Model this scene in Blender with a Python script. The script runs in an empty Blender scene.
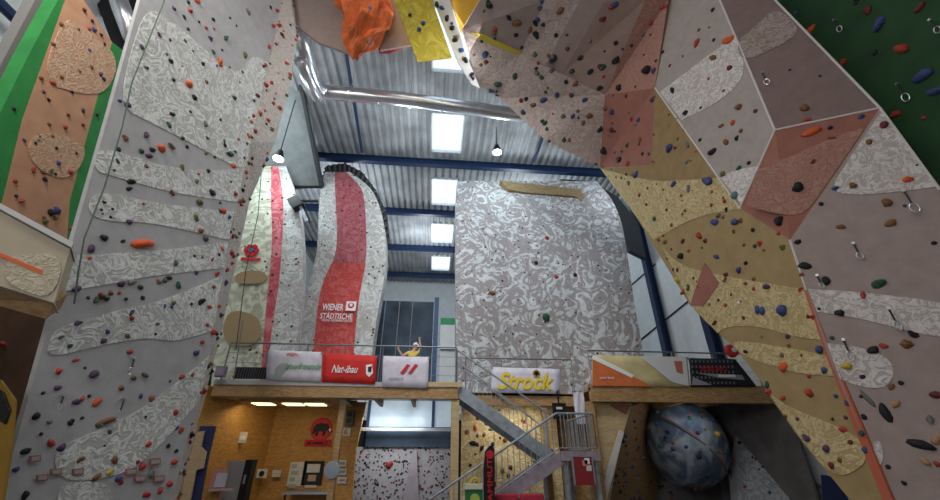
import bpy, bmesh, math, random
from mathutils import Vector, Matrix
from mathutils.geometry import tessellate_polygon
random.seed(7)
S = bpy.context.scene
COL = S.collection
# ------------------------------------------------------------------ camera
F, PITCH, YAW = 397.0, math.radians(28), math.radians(-5)
CAM = Vector((0, 0, 1.7))
cd = bpy.data.cameras.new('camera'); cam = bpy.data.objects.new('camera', cd); COL.objects.link(cam)
cd.sensor_width = 36; cd.lens = F / 940 * 36; cd.clip_end = 300
cam.location = CAM; cam.rotation_euler = (math.pi / 2 + PITCH, 0, YAW)
S.camera = cam
# ------------------------------------------------------------------ world, light, exposure
w = bpy.data.worlds.new('sky'); S.world = w; w.use_nodes = True
bg = w.node_tree.nodes['Background']; bg.inputs[0].default_value = (.80, .90, 1, 1); bg.inputs[1].default_value = 1.5
vs = S.view_settings
vs.view_transform = 'Standard'; vs.look = 'None'; vs.gamma = 1; vs.use_curve_mapping = False; vs.exposure = 0.0
def area(name, loc, size, power, col, target=None, sy=None):
    l = bpy.data.lights.new(name, 'AREA'); l.energy = power; l.color = col; l.size = size
    if sy: l.shape = 'RECTANGLE'; l.size_y = sy
    o = bpy.data.objects.new(name, l); COL.objects.link(o); o.location = loc
    d = (Vector(target) - Vector(loc)) if target else Vector((0, 0, -1))
    o.rotation_euler = d.to_track_quat('-Z', 'Y').to_euler()
    return o
COOL, WARM = (.86, .94, 1), (1, .86, .72)
def fill_point(loc, power, col=COOL, r=.5):
    l = bpy.data.lights.new('unseen_fill', 'POINT'); l.energy = power; l.color = col; l.shadow_soft_size = r
    o = bpy.data.objects.new('unseen_fill', l); COL.objects.link(o); o.location = loc
for x, y, p in ((-5.5, 18.5, 420), (4.5, 18.8, 420), (-1, 24, 420), (-1.6, 13.2, 150), (4.6, 12.6, 40), (8.6, 13.6, 130), (-7.2, 11.6, 200)):
    fill_point((x, y, 13.4), p)  # unseen point lights added to brighten the roof and back of the hall
sl = bpy.data.lights.new('spot_fill', 'SPOT'); sl.energy = 2900; sl.color = (.93, .97, 1); sl.spot_size = math.radians(58); sl.spot_blend = .8; sl.shadow_soft_size = .4  # unseen spot added to brighten the lower part of the big grey wall
so = bpy.data.objects.new('spot_fill', sl); COL.objects.link(so); so.location = (-.5, 1.5, 13.2)
so.rotation_euler = (Vector((1.6, 15.3, 6.4)) - so.location).to_track_quat('-Z', 'Y').to_euler()
area('overhead_fill', (0.5, 8.5, 13.4), 2.5, 165, (.97, .98, 1), (-4.6, 7, 8))  # unseen overhead area light on the left tower, no fixture at the roof
area('overhead_fill', (-1, 3.0, 14.8), 5, 210, (1, .95, .92), (2, 7, 6))  # unseen overhead light without a fixture
area('overhead_fill', (-2, -2.0, 9.5), 4, 110, (1, .92, .87), (5.0, 6, 5))  # unseen fill added to brighten the right tower
area('front_fill', (-5.2, -2.6, 4.6), 2, 205, (1, .94, .92), (6, 5, 3))  # fill added behind the camera; no real lamp on this wall
area('overhead_fill', (-5.8, 1.5, 11), 2, 330, (1, .95, .9), (-7.4, 6, 7))  # unseen fill added to brighten the apricot wall

# ------------------------------------------------------------------ helpers
RT = Vector((math.cos(YAW), math.sin(YAW), 0))
FW = Vector((-math.sin(YAW) * math.cos(PITCH), math.cos(YAW) * math.cos(PITCH), math.sin(PITCH)))
UP = RT.cross(FW)
def ray(x, y): return FW + RT * ((x - 470) / F) + UP * ((250 - y) / F)
def at(x, y, Y=None, X=None, Z=None):
    d = ray(x, y)
    t = Y / d.y if Y is not None else X / d.x if X is not None else (Z - 1.7) / d.z
    return CAM + d * t
def plane(a, b, c): return (a, (b - a).cross(c - a).normalized())
def on(pl, x, y):
    d = ray(x, y); return CAM + d * ((pl[0] - CAM).dot(pl[1]) / d.dot(pl[1]))

MATS = {}
def mat(name, col, rough=.7, bump=0., bscale=20., var=.0, vscale=3., metal=0., spec=.3, emit=0.):
    if name in MATS: return MATS[name]
    m = bpy.data.materials.new(name); m.use_nodes = True; nt = m.node_tree; b = nt.nodes['Principled BSDF']
    b.inputs['Base Color'].default_value = (*col, 1); b.inputs['Roughness'].default_value = rough
    b.inputs['Metallic'].default_value = metal; b.inputs['Specular IOR Level'].default_value = spec
    tc = nt.nodes.new('ShaderNodeTexCoord')
    if var:
        n = nt.nodes.new('ShaderNodeTexNoise'); n.inputs['Scale'].default_value = vscale; n.inputs['Detail'].default_value = 6
        nt.links.new(tc.outputs['Object'], n.inputs['Vector'])
        r = nt.nodes.new('ShaderNodeValToRGB')
        r.color_ramp.elements[0].position = .3; r.color_ramp.elements[1].position = .7
        r.color_ramp.elements[0].color = (*[c * (1 - var) for c in col], 1)
        r.color_ramp.elements[1].color = (*[min(1, c * (1 + var)) for c in col], 1)
        nt.links.new(n.outputs['Fac'], r.inputs[0]); nt.links.new(r.outputs[0], b.inputs['Base Color'])
    if bump:
        n = nt.nodes.new('ShaderNodeTexNoise'); n.inputs['Scale'].default_value = bscale; n.inputs['Detail'].default_value = 4
        nt.links.new(tc.outputs['Object'], n.inputs['Vector'])
        bp = nt.nodes.new('ShaderNodeBump'); bp.inputs['Strength'].default_value = bump; bp.inputs['Distance'].default_value = .02
        nt.links.new(n.outputs['Fac'], bp.inputs['Height']); nt.links.new(bp.outputs[0], b.inputs['Normal'])
    if emit:
        b.inputs['Emission Color'].default_value = (*col, 1); b.inputs['Emission Strength'].default_value = emit
    MATS[name] = m
    return m
def swirl(name, base, line, scale=1.6, freq=26., width=.35, dist=1.2, detail=3., bump=.5, mid=.5):
    """trowelled plaster: curling raised strokes, contour lines of a distorted noise"""
    if name in MATS: return MATS[name]
    m = bpy.data.materials.new(name); m.use_nodes = True; nt = m.node_tree; N = nt.nodes; L = nt.links; b = N['Principled BSDF']
    b.inputs['Roughness'].default_value = .75; b.inputs['Specular IOR Level'].default_value = .25
    tc = N.new('ShaderNodeTexCoord')
    n = N.new('ShaderNodeTexNoise'); n.inputs['Scale'].default_value = scale; n.inputs['Detail'].default_value = detail
    n.inputs['Distortion'].default_value = dist; L.new(tc.outputs['Object'], n.inputs['Vector'])
    mu = N.new('ShaderNodeMath'); mu.operation = 'MULTIPLY'; mu.inputs[1].default_value = freq; L.new(n.outputs['Fac'], mu.inputs[0])
    si = N.new('ShaderNodeMath'); si.operation = 'SINE'; L.new(mu.outputs[0], si.inputs[0])
    n2 = N.new('ShaderNodeTexNoise'); n2.inputs['Scale'].default_value = scale * 3; n2.inputs['Detail'].default_value = 5
    L.new(tc.outputs['Object'], n2.inputs['Vector'])
    ad = N.new('ShaderNodeMath'); ad.operation = 'MULTIPLY_ADD'; ad.inputs[1].default_value = 2.4; ad.inputs[2].default_value = -1.25
    L.new(n2.outputs['Fac'], ad.inputs[0])
    su = N.new('ShaderNodeMath'); su.operation = 'ADD'; L.new(si.outputs[0], su.inputs[0]); L.new(ad.outputs[0], su.inputs[1])
    r = N.new('ShaderNodeValToRGB'); r.color_ramp.elements[0].position = max(0, mid - width); r.color_ramp.elements[1].position = min(1, mid + width)
    r.color_ramp.elements[0].color = (*base, 1); r.color_ramp.elements[1].color = (*line, 1)
    ma = N.new('ShaderNodeMapRange'); ma.inputs['From Min'].default_value = -1.4; ma.inputs['From Max'].default_value = 1.4
    L.new(su.outputs[0], ma.inputs['Value']); L.new(ma.outputs[0], r.inputs[0]); L.new(r.outputs[0], b.inputs['Base Color'])
    bp = N.new('ShaderNodeBump'); bp.inputs['Strength'].default_value = bump; bp.inputs['Distance'].default_value = .03
    L.new(ma.outputs[0], bp.inputs['Height']); L.new(bp.outputs[0], b.inputs['Normal'])
    MATS[name] = m
    return m
def wood(name, a, b2, scale=3.):
    if name in MATS: return MATS[name]
    m = bpy.data.materials.new(name); m.use_nodes = True; nt = m.node_tree; N = nt.nodes; L = nt.links; b = N['Principled BSDF']
    b.inputs['Roughness'].default_value = .6
    tc = N.new('ShaderNodeTexCoord'); mp = N.new('ShaderNodeMapping'); mp.inputs['Scale'].default_value = (1, 1, 4)
    L.new(tc.outputs['Object'], mp.inputs[0])
    n = N.new('ShaderNodeTexNoise'); n.inputs['Scale'].default_value = scale; n.inputs['Detail'].default_value = 8; n.inputs['Distortion'].default_value = 2.5
    L.new(mp.outputs[0], n.inputs['Vector'])
    r = N.new('ShaderNodeValToRGB'); r.color_ramp.elements[0].position = .35; r.color_ramp.elements[1].position = .68
    r.color_ramp.elements[0].color = (*a, 1); r.color_ramp.elements[1].color = (*b2, 1)
    L.new(n.outputs['Fac'], r.inputs[0]); L.new(r.outputs[0], b.inputs['Base Color'])
    MATS[name] = m
    return m

def link(name, me, m=None, parent=None):
    o = bpy.data.objects.new(name, me); COL.objects.link(o)
    if m is not None: me.materials.append(m)
    if parent is not None:
        o.parent = parent; o.matrix_parent_inverse = Matrix.Translation(-parent.location)
    return o
def tag(o, label=None, cat=None, group=None, kind=None):
    if label: o['label'] = label
    if cat: o['category'] = cat
    if group: o['group'] = group
    if kind: o['kind'] = kind
    return o
def thing(name, label, cat, loc=(0, 0, 0), group=None, kind=None):
    o = bpy.data.objects.new(name, None); COL.objects.link(o); o.location = loc; o.empty_display_size = .2
    return tag(o, label, cat, group, kind)
class MB:
    def __init__(s): s.v = []; s.f = []
    def add(s, v, f):
        k = len(s.v); s.v += [tuple(p) for p in v]; s.f += [[i + k for i in q] for q in f]; return s
    def box(s, a, b):
        (x0, y0, z0), (x1, y1, z1) = a, b
        x0, x1 = sorted((x0, x1)); y0, y1 = sorted((y0, y1)); z0, z1 = sorted((z0, z1))
        return s.add([(x0, y0, z0), (x1, y0, z0), (x1, y1, z0), (x0, y1, z0), (x0, y0, z1), (x1, y0, z1), (x1, y1, z1), (x0, y1, z1)],
                     [(0, 3, 2, 1), (4, 5, 6, 7), (0, 1, 5, 4), (1, 2, 6, 5), (2, 3, 7, 6), (3, 0, 4, 7)])
    def bar(s, p, q, wd, ht, up=(0, 0, 1)):
        p, q = Vector(p), Vector(q); d = (q - p).normalized(); u = Vector(up)
        if abs(d.dot(u)) > .98: u = Vector((0, 1, 0))
        r = d.cross(u).normalized(); u = r.cross(d)
        c = [p + r * a * wd / 2 + u * b * ht / 2 for a, b in ((-1, -1), (1, -1), (1, 1), (-1, 1))]
        c += [k + (q - p) for k in c]
        return s.add(c, [(3, 2, 1, 0), (4, 5, 6, 7), (0, 1, 5, 4), (1, 2, 6, 5), (2, 3, 7, 6), (3, 0, 4, 7)])
    def tube(s, pts, r, n=8, cap=True):
        pts = [Vector(p) for p in pts]; k = len(s.v); rad = r if isinstance(r, (list, tuple)) else [r] * len(pts)
        prev = None
        for i, p in enumerate(pts):
            d = (pts[min(i + 1, len(pts) - 1)] - pts[max(i - 1, 0)]).normalized()
            u = prev if prev is not None else (Vector((0, 0, 1)) if abs(d.z) < .9 else Vector((1, 0, 0)))
            a = d.cross(u).normalized(); b = a.cross(d); prev = b
            for j in range(n):
                t = 2 * math.pi * j / n; s.v.append(tuple(p + a * math.cos(t) * rad[i] + b * math.sin(t) * rad[i]))
        for i in range(len(pts) - 1):
            for j in range(n):
                a, b = k + i * n + j, k + i * n + (j + 1) % n; s.f.append([a, b, b + n, a + n])
        if cap: s.f.append([k + j for j in range(n)][::-1]); s.f.append([k + (len(pts) - 1) * n + j for j in range(n)])
        return s
    def poly(s, pts, thick, n=None):
        """extruded outline; front stays at pts, the back goes away along -n"""
        pts = [Vector(p) for p in pts]
        if n is None:
            n = Vector((0, 0, 0))
            for i in range(len(pts)):
                a, b = pts[i], pts[(i + 1) % len(pts)]; n += Vector(((a.y - b.y) * (a.z + b.z), (a.z - b.z) * (a.x + b.x), (a.x - b.x) * (a.y + b.y)))
            n.normalize()
            c = sum(pts, Vector()) / len(pts)
            if n.dot(CAM - c) < 0: n = -n
        tri = tessellate_polygon([pts]); N = len(pts)
        v = pts + [p - n * thick for p in pts]
        f = []
        for t in tri:
            a, b, c = t
            if (pts[b] - pts[a]).cross(pts[c] - pts[a]).dot(n) < 0: a, c = c, a
            f += [(a, b, c), (c + N, b + N, a + N)]
        for i in range(N):
            j = (i + 1) % N; f.append((i, j, j + N, i + N))
        return s.add(v, f)
    def build(s, name, m=None, parent=None, smooth=False):
        me = bpy.data.meshes.new(name); me.from_pydata(s.v, [], s.f); me.update()
        b = bmesh.new(); b.from_mesh(me); bmesh.ops.recalc_face_normals(b, faces=b.faces); b.to_mesh(me); b.free()
        if smooth:
            for p in me.polygons: p.use_smooth = True
        return link(name, me, m, parent)
def box(name, a, b, m, parent=None): return MB().box(a, b).build(name, m, parent)
def text(name, body, m, parent, loc, width, height=None, rot=(math.pi / 2, 0, 0), shear=0., ext=.004, bold=0.):
    c = bpy.data.curves.new('t', 'FONT'); c.body = body; c.extrude = ext; c.shear = shear; c.align_x = 'CENTER'; c.align_y = 'CENTER'; c.offset = bold
    c.resolution_u = 3
    t = bpy.data.objects.new('t', c); COL.objects.link(t); bpy.context.view_layer.update()
    me = bpy.data.meshes.new_from_object(t.evaluated_get(bpy.context.evaluated_depsgraph_get()))
    bpy.data.objects.remove(t); bpy.data.curves.remove(c)
    xs = [v.co.x for v in me.vertices]; ys = [v.co.y for v in me.vertices]
    sx = width / (max(xs) - min(xs)); sy = height / (max(ys) - min(ys)) if height else sx
    cx, cy = (max(xs) + min(xs)) / 2, (max(ys) + min(ys)) / 2
    Rm = Matrix.Translation(Vector(loc)) @ __import__('mathutils').Euler(rot).to_matrix().to_4x4()
    for v in me.vertices: v.co = Rm @ Vector(((v.co.x - cx) * sx, (v.co.y - cy) * sy, v.co.z))
    me.materials.clear()
    return link(name, me, m, parent)

WALLS = {}          # wall key -> list of (a, b, c, normal) for holds
def reg(key, pts):
    pts = [Vector(p) for p in pts]
    for t in tessellate_polygon([pts]):
        a, b, c = [pts[i] for i in t]; n = (b - a).cross(c - a)
        if n.length < 1e-6: continue
        n.normalize()
        if n.dot(CAM - a) < 0: n = -n
        WALLS.setdefault(key, []).append((a, b, c, n))
def hit(keys, x, y):
    d = ray(x, y); best = None
    for key in keys:
        for a, b, c, n in WALLS[key]:
            dn = d.dot(n)
            if abs(dn) < 1e-6: continue
            t = (a - CAM).dot(n) / dn; p = CAM + d * t
            ok = True; s = None
            for u, v in ((a, b), (b, c), (c, a)):
                k = (v - u).cross(p - u).dot(n); sg = k >= -1e-5
                if s is None: s = sg
                elif s != sg: ok = False
            if ok and (best is None or t < best[2]): best = (p, n, t)
    return best
def panel(name, key, pts, m, parent, thick=.25):
    reg(key, pts); return MB().poly(pts, thick).build(name, m, parent)
def relief(pl, pix, m, parent, off=.012, name='relief_band'):
    """rounded plaster band lying on the wall plane: smoothed outline, its own depth"""
    n = pl[1] if pl[1].dot(CAM - pl[0]) > 0 else -pl[1]
    q = [Vector(p[:2]) for p in pix for _ in range(3 if len(p) == 3 else 1)]
    for _ in range(2):
        q = [v for i in range(len(q)) for v in (q[i] * .75 + q[(i + 1) % len(q)] * .25, q[i] * .25 + q[(i + 1) % len(q)] * .75)]
    pts = [on(pl, p.x, p.y) + n * off for p in q]
    return MB().poly(pts, off * 1.2, n).build(name, m, parent)
def loft(rows, c0, c1, sub=4):
    """front skin between two columns of pixel rows, (y, Y, xs)"""
    out = []
    def cr(p0, p1, p2, p3, t): return .5 * ((2 * p1) + (-p0 + p2) * t + (2 * p0 - 5 * p1 + 4 * p2 - p3) * t * t + (-p0 + 3 * p1 - 3 * p2 + p3) * t ** 3)
    n = len(rows)
    for i in range(n - 1):
        for s in range(sub + (i == n - 2)):
            t = s / sub; R = [rows[max(0, min(n - 1, i + k))] for k in (-1, 0, 1, 2)]
            g = lambda h: cr(h(R[0]), h(R[1]), h(R[2]), h(R[3]), t)
            out.append((g(lambda r: r[0]), g(lambda r: r[1]), g(lambda r: r[2][c0]), g(lambda r: r[2][c1])))
    return out
def loft_build(name, key, rows, c0, c1, m, parent, thick=.6, cols=6, bulge=0., sub=4, off=0.):
    R = loft(rows, c0, c1, sub); v = []; f = []; nc = cols + 1
    for (y, Y, xa, xb) in R:
        for j in range(nc):
            t = j / cols
            v.append(at(xa + (xb - xa) * t, y, Y=Y - off - bulge * math.sin(math.pi * t)))
    nr = len(R); K = len(v)
    v += [p + Vector((0, thick, 0)) for p in v]
    for i in range(nr - 1):
        for j in range(cols):
            a = i * nc + j; q = (a, a + 1, a + 1 + nc, a + nc)
            f.append(q); f.append(tuple(k + K for k in q[::-1]))
            if key: reg(key, [v[k] for k in q])
    for i in range(nr - 1):
        for j in (0, cols):
            a = i * nc + j; f.append((a, a + nc, a + nc + K, a + K))
    for j in range(cols):
        for i in (0, nr - 1):
            a = i * nc + j; f.append((a, a + 1, a + 1 + K, a + K))
    return MB().add(v, f).build(name, m, parent, False)

# ------------------------------------------------------------------ materials
M_white = mat('white_paint', (.62, .66, .68), .7, .15, 30, .06)
M_floor = mat('rubber_floor', (.16, .16, .17), .8, .2, 40, .15)
M_roof = mat('roof_sheet_steel', (.34, .355, .37), .6, 0, 20, .3, .9, 0)
M_blue = mat('blue_steel_paint', (.016, .034, .09), .45, 0, 20, .1)
M_bluegrey = mat('galvanised_steel', (.34, .38, .43), .45, .1, 30, .15, 6, .5)
M_silver = mat('duct_steel', (.72, .74, .78), .28, .15, 6, .08, 4, .9)
M_dark = mat('dark_void_paint', (.015, .015, .018), .8)
M_blk = mat('black_plastic', (.012, .012, .014), .45)
M_plast = mat('grey_climbing_plaster', (.44, .44, .445), .8, .25, 60, .08, 5)
M_plast2 = mat('taupe_climbing_plaster', (.35, .28, .255), .8, .25, 60, .08, 5)
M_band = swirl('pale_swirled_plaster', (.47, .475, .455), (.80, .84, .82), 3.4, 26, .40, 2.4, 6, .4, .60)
M_bandW = swirl('pale_swirled_plaster_warm', (.45, .41, .39), (.74, .71, .69), 4.2, 28, .40, 2.4, 6, .4, .60)
M_strip = swirl('strip_swirled_plaster', (.45, .415, .375), (.62, .585, .55), 4, 34, .45, 2., 4)
M_yel = mat('ochre_climbing_plaster', (.33, .24, .115), .8, .25, 60, .1, 4)
M_yband = swirl('ochre_swirled_plaster', (.43, .325, .15), (.60, .50, .29), 3.6, 26, .4, 2.4, 6, .4, .58)
M_red = mat('dusty_red_plaster', (.30, .125, .095), .8, .25, 60, .1, 4)
M_rband = swirl('dusty_red_swirled_plaster', (.33, .16, .125), (.44, .25, .205), 5., 34, .45, 2., 4)
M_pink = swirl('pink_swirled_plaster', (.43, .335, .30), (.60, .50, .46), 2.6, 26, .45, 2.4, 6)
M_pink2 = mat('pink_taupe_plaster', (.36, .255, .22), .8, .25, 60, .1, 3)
M_green = mat('green_climbing_paint', (.035, .27, .065), .7, .2, 40, .15, 3)
M_dgreen = mat('deep_green_climbing_paint', (.018, .065, .022), .75, .2, 40, .2, 2)
M_orange = mat('apricot_climbing_paint', (.60, .33, .20), .75, .2, 40, .1, 3)
M_bulge = swirl('grey_swirled_wall', (.345, .325, .335), (.66, .71, .745), 1.25, 20, .26, 3.0, 9, .4, .58)
M_flank = swirl('white_swirled_flank', (.45, .44, .42), (.68, .72, .72), 1.8, 24, .42, 2.2, 6)
M_pale = swirl('pale_green_swirled_wall', (.42, .43, .33), (.68, .73, .60), 1.2, 26, .35, 1.2)
M_stripe = swirl('red_swirled_stripe', (.34, .07, .09), (.46, .17, .19), 2.4, 20, .5, 2., 5)
M_wood = wood('orange_osb', (.36, .17, .035), (.58, .32, .085), 4)
M_timber = wood('timber_beam', (.28, .155, .06), (.48, .31, .14), 2.5)
M_tan = wood('tan_plywood', (.45, .32, .16), (.60, .46, .25), 2)
M_cream = mat('cream_board', (.44, .385, .29), .7, .1, 30, .06)
M_brown = mat('brown_render', (.20, .12, .08), .8, .2, 20, .15)

# ------------------------------------------------------------------ room shell
XL, XR, YB, YF, ZR = -10.0, 10.6, 32.5, -4.0, 15.6
def st(o): o['kind'] = 'structure'; return o
st(box('floor', (XL, YF, -.2), (XR, YB, 0), M_floor))
st(box('wall_left', (XL - .3, YF, -.2), (XL, YB, ZR + .5), mat('left_wall_cladding', (.55, .60, .62), .7, .1, 20, .1)))
st(box('wall_right', (XR, YF, -.2), (XR + .3, YB, ZR + .5), M_white))
st(box('wall_back', (XL, YB, -.2), (XR, YB + .3, ZR + .5), M_white))
st(box('wall_front', (XL, YF - .3, -.2), (XR, YF, ZR + .5), M_white))
ceil = st(thing('ceiling', None, None, (0, 0, ZR)))
def corr(x0, x1, y0, y1, pitch=.36, h=.09):
    v = []; n = max(1, round((x1 - x0) / pitch)); xs = []
    for i in range(n):
        a = x0 + (x1 - x0) * i / n; p = (x1 - x0) / n
        xs += [(a, 0), (a + p * .35, 0), (a + p * .5, h), (a + p * .85, h)]
    xs.append((x1, 0)); k = len(xs)
    v = [(x, y0, ZR + z) for x, z in xs] + [(x, y1, ZR + z) for x, z in xs] + [(x, y0, ZR + z + .03) for x, z in xs] + [(x, y1, ZR + z + .03) for x, z in xs]
    f = []
    for i in range(k - 1):
        f += [(i, i + 1, k + i + 1, k + i), (2 * k + i, 3 * k + i, 3 * k + i + 1, 2 * k + i + 1)]
    return MB().add(v, f).build('roof_sheet', M_roof, ceil)
SKX0, SKX1 = -.62, .92
BEAMS = [2.0, 6.75, 11.5, 16.25, 21.0, 25.75, 30.5]
edges = [YF] + BEAMS + [YB]
M_glass = mat('skylight_glazing', (.9, .95, 1), .3)
gn = M_glass.node_tree; tr = gn.nodes.new('ShaderNodeBsdfTranslucent'); tr.inputs[0].default_value = (.95, .97, 1, 1)
tp = gn.nodes.new('ShaderNodeBsdfTransparent'); tp.inputs[0].default_value = (.9, .95, 1, 1)
mx = gn.nodes.new('ShaderNodeMixShader'); mx.inputs[0].default_value = .5
gn.links.new(tr.outputs[0], mx.inputs[1]); gn.links.new(tp.outputs[0], mx.inputs[2]); gn.links.new(mx.outputs[0], gn.nodes['Material Output'].inputs[0])
for a, b in zip(edges[:-1], edges[1:]):
    corr(XL, SKX0, a, b); corr(SKX1, XR, a, b)
    if b - a > 4 and a > 1.5:
        s0, s1 = a + 1.5, a + 4.1
        corr(SKX0, SKX1, a, s0); corr(SKX0, SKX1, s1, b)
        box('skylight_pane', (SKX0 + .03, s0 + .03, ZR + .1), (SKX1 - .03, s1 - .03, ZR + .13), M_glass, ceil)
        k = MB()
        for q in ((SKX0, s0, SKX1, s0 + .06), (SKX0, s1 - .06, SKX1, s1), (SKX0, s0, SKX0 + .05, s1), (SKX1 - .05, s0, SKX1, s1)):
            k.box((q[0], q[1], ZR - .02), (q[2], q[3], ZR + .14))
        k.build('skylight_frame', M_white, ceil)
    else: corr(SKX0, SKX1, a, b)
for i, Y in enumerate(BEAMS[3:]):
    k = MB().box((XL, Y - .14, ZR - .04), (XR, Y + .14, ZR - .01)).box((XL, Y - .14, ZR - .38), (XR, Y + .14, ZR - .34)).box((XL, Y - .015, ZR - .36), (XR, Y + .015, ZR - .02))
    k.build('trim_%d' % (i + 1), M_blue)['kind'] = 'structure'
# bracing rods under the roof, steel columns and rods on the right wall
def rod(name, p, q, r, label, cat, m=M_blue, group=None): return tag(MB().tube([p, q], r).build(name, m), label, cat, group)
rod('roof_brace', at(344, 40, Z=15.35), at(362, 152, Z=15.35), .07, 'blue steel rod under the roof beside the orange hanging bag', 'brace')
rod('roof_brace', at(546, 128, Z=15.3), at(534, 162, Z=15.3), .07, 'short blue steel rod under the roof above the grey wall', 'brace')
def column(x0, y0, x1, y1, X, label):
    c = at(x1, y1, X=X); k = MB()
    k.box((X - .16, c.y - .17, 0), (X - .12, c.y + .17, 15.2)).box((X + .12, c.y - .17, 0), (X + .16, c.y + .17, 15.2)).box((X - .13, c.y - .02, 0), (X + .13, c.y + .02, 15.2))
    return tag(k.build('steel_column', M_blue), label, 'column')
column(645, 235, 667, 350, 10.35, 'blue steel column on the white right wall beside the grey wall')
column(700, 310, 716, 350, 10.35, 'blue steel column on the white right wall beside the ochre tower')
rod('wind_brace', at(628, 288, X=10.56), at(655, 264, X=10.56), .03, 'thin dark rod on the white wall, upper of two', 'brace', M_dark)
rod('wind_brace', at(634, 345, X=10.56), at(692, 298, X=10.56), .03, 'thin dark rod on the white wall, lower of two', 'brace', M_dark)
k = MB()
for i in range(14): k.box((XR - .05, 13 + i * .9, 12.3), (XR - .005, 13.8 + i * .9, 15.4))
cl = thing('wall_cladding', 'grey green steel cladding high on the right wall', 'cladding', (XR, 19, 12))
for i in range(14): box('cladding_panel', (XR - .05, 13 + i * .9, 12.3), (XR - .002, 13.86 + i * .9, 15.4), mat('grey_green_steel', (.20, .25, .25), .5, 0, 20, .1), cl)

# ------------------------------------------------------------------ left tower
L_pl = plane(at(0, 500, Y=6), at(180, 500, Y=8.5), at(256, 115, Y=7.6))
t = thing('climbing_tower', 'tall grey climbing tower with pale swirled bands and many holds', 'climbing wall', (-4.9, 7, 0))
Lq = [(-38, 615), (0, 500), (50, 320), (110, 110), (140, 0), (147, -22), (287, -22), (283, 0), (256, 115), (232, 225), (212, 345), (171, 500), (152, 590)]
Lpts = [on(L_pl, *q) for q in Lq]
panel('wall_panel', 'L', Lpts, M_plast, t, .08)
edge = [(292, -22, 7.7), (297, 40, 7.9), (290, 86, 8.1), (275, 142, 8.3), (250, 200, 8.4), (238, 255, 8.5), (218, 345, 8.7), (178, 500, 9.0), (158, 590, 9.1)]
inner = [(287, -22), (274, 40), (263, 86), (250, 142), (237, 200), (227, 255), (212, 345), (171, 500), (152, 590)]
v = []; f = []
for (a, b) in zip(inner, edge):
    v += [on(L_pl, *a), at(b[0], b[1], Y=b[2])]
for i in range(len(inner) - 1):
    f.append((2 * i, 2 * i + 1, 2 * i + 3, 2 * i + 2)); reg('LS', [v[2 * i], v[2 * i + 1], v[2 * i + 3], v[2 * i + 2]])
n0 = len(v); v += [p + Vector((-.5, .35, 0)) for p in v]
f += [tuple(q + n0 for q in g[::-1]) for g in f]
for i in range(len(inner) - 1):
    for s in (0, 1): f.append((2 * i + s, 2 * i + 2 + s, 2 * i + 2 + s + n0, 2 * i + s + n0))
MB().add(v, f).build('corner_panel', M_strip, t)
LB = [
    [(146, 6), (170, 20), (196, 42), (222, 65), (240, 74), (250, 56), (262, 58), (268, 64, 1), (247, 158, 1), (244, 172), (200, 148), (150, 122), (120, 108), (128, 60)],
    [(98, 145), (150, 163), (200, 172), (244, 168, 1), (237, 202, 1), (190, 196), (150, 187), (112, 176), (93, 170)],
    [(90, 196), (112, 192), (150, 203), (234, 212, 1), (229, 240, 1), (150, 222), (108, 222), (88, 214)],
    [(62, 256, 1), (150, 252), (228, 242, 1), (224, 268, 1), (150, 276), (110, 284), (54, 293, 1)],
    [(50, 337), (62, 326), (110, 312), (160, 302), (222, 276, 1), (213, 330, 1), (196, 336), (170, 342), (150, 337), (100, 345), (46, 359)],
    [(60, 446), (100, 430), (150, 405), (209, 356, 1), (200, 398, 1), (190, 412), (140, 466), (108, 478), (64, 482), (52, 462)],
    [(56, 486), (84, 480), (114, 486), (110, 520), (60, 520)]]
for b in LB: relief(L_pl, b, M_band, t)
tag(MB().tube([on(L_pl, x, y) + Vector((.10, -.06, 0)) for x, y in ((165, -22), (160, 5), (128, 85), (118, 130), (100, 190), (80, 240), (74, 275), (70, 305))], .011).build('climbing_rope', mat('rope_green', (.10, .15, .12), .8)),
    'thin dark green climbing rope hanging down the grey left tower', 'rope')
tag(MB().tube([at(262, 165, Y=10.2), at(258, 215, Y=10.3), at(246, 270, Y=10.12), at(236, 350, Y=10.5)], .012).build('climbing_rope', mat('rope_dark', (.06, .07, .06), .8)),
    'thin dark rope hanging in front of the pale green wall', 'rope')

# ------------------------------------------------------------------ green and apricot wall at far left
O_pl = (Vector((-7.4, 0, 0)), Vector((1, 0, 0)))
t = thing('climbing_wall', 'green climbing wall with a broad apricot stripe', 'climbing wall', (-7.4, 6.5, 0))
O = lambda *q: [on(O_pl, *p) for p in q]
panel('green_edge', 'OG', O((80, -40), (58, 0), (28, 56), (0, 113), (-40, 190), (-40, 330), (0, 210), (22, 120), (65, 0)), M_green, t)
panel('apricot_stripe', 'OG', O((80, -40), (65, 0), (22, 120), (0, 210), (-40, 330), (60, 330), (70, 200), (92, 118), (112, 42), (84, 0), (88, -30)), M_orange, t)
panel('green_edge', 'OG', O((112, 42), (128, 54), (135, 80), (110, 160), (60, 330), (70, 200), (92, 118)), M_green, t)
for b in ([(62, 18), (80, 24), (120, 56), (108, 92), (84, 95), (40, 82)], [(26, 150), (34, 135), (55, 132), (88, 145), (78, 172), (60, 180), (36, 168)]):
    relief(O_pl, b, swirl('apricot_swirled_plaster', (.58, .34, .21), (.68, .48, .33), 4, 28, .4, 2.2, 5), t)
st(MB().poly([at(46, -20, X=-7.8), at(78, -30, X=-7.8), at(64, 0, X=-7.8), at(0, 130, X=-7.8), at(-40, 210, X=-7.8), at(-40, 130, X=-7.8), at(0, 66, X=-7.8), at(35, 0, X=-7.8)], .2).build('trim_9', mat('grey_sill', (.22, .215, .21), .6)))
rod('drain_pipe', at(-10, -6, X=-9.6), at(24, 27, X=-9.6), .12, 'dark blue pipe on the grey wall above the green climbing wall', 'pipe')
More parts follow.
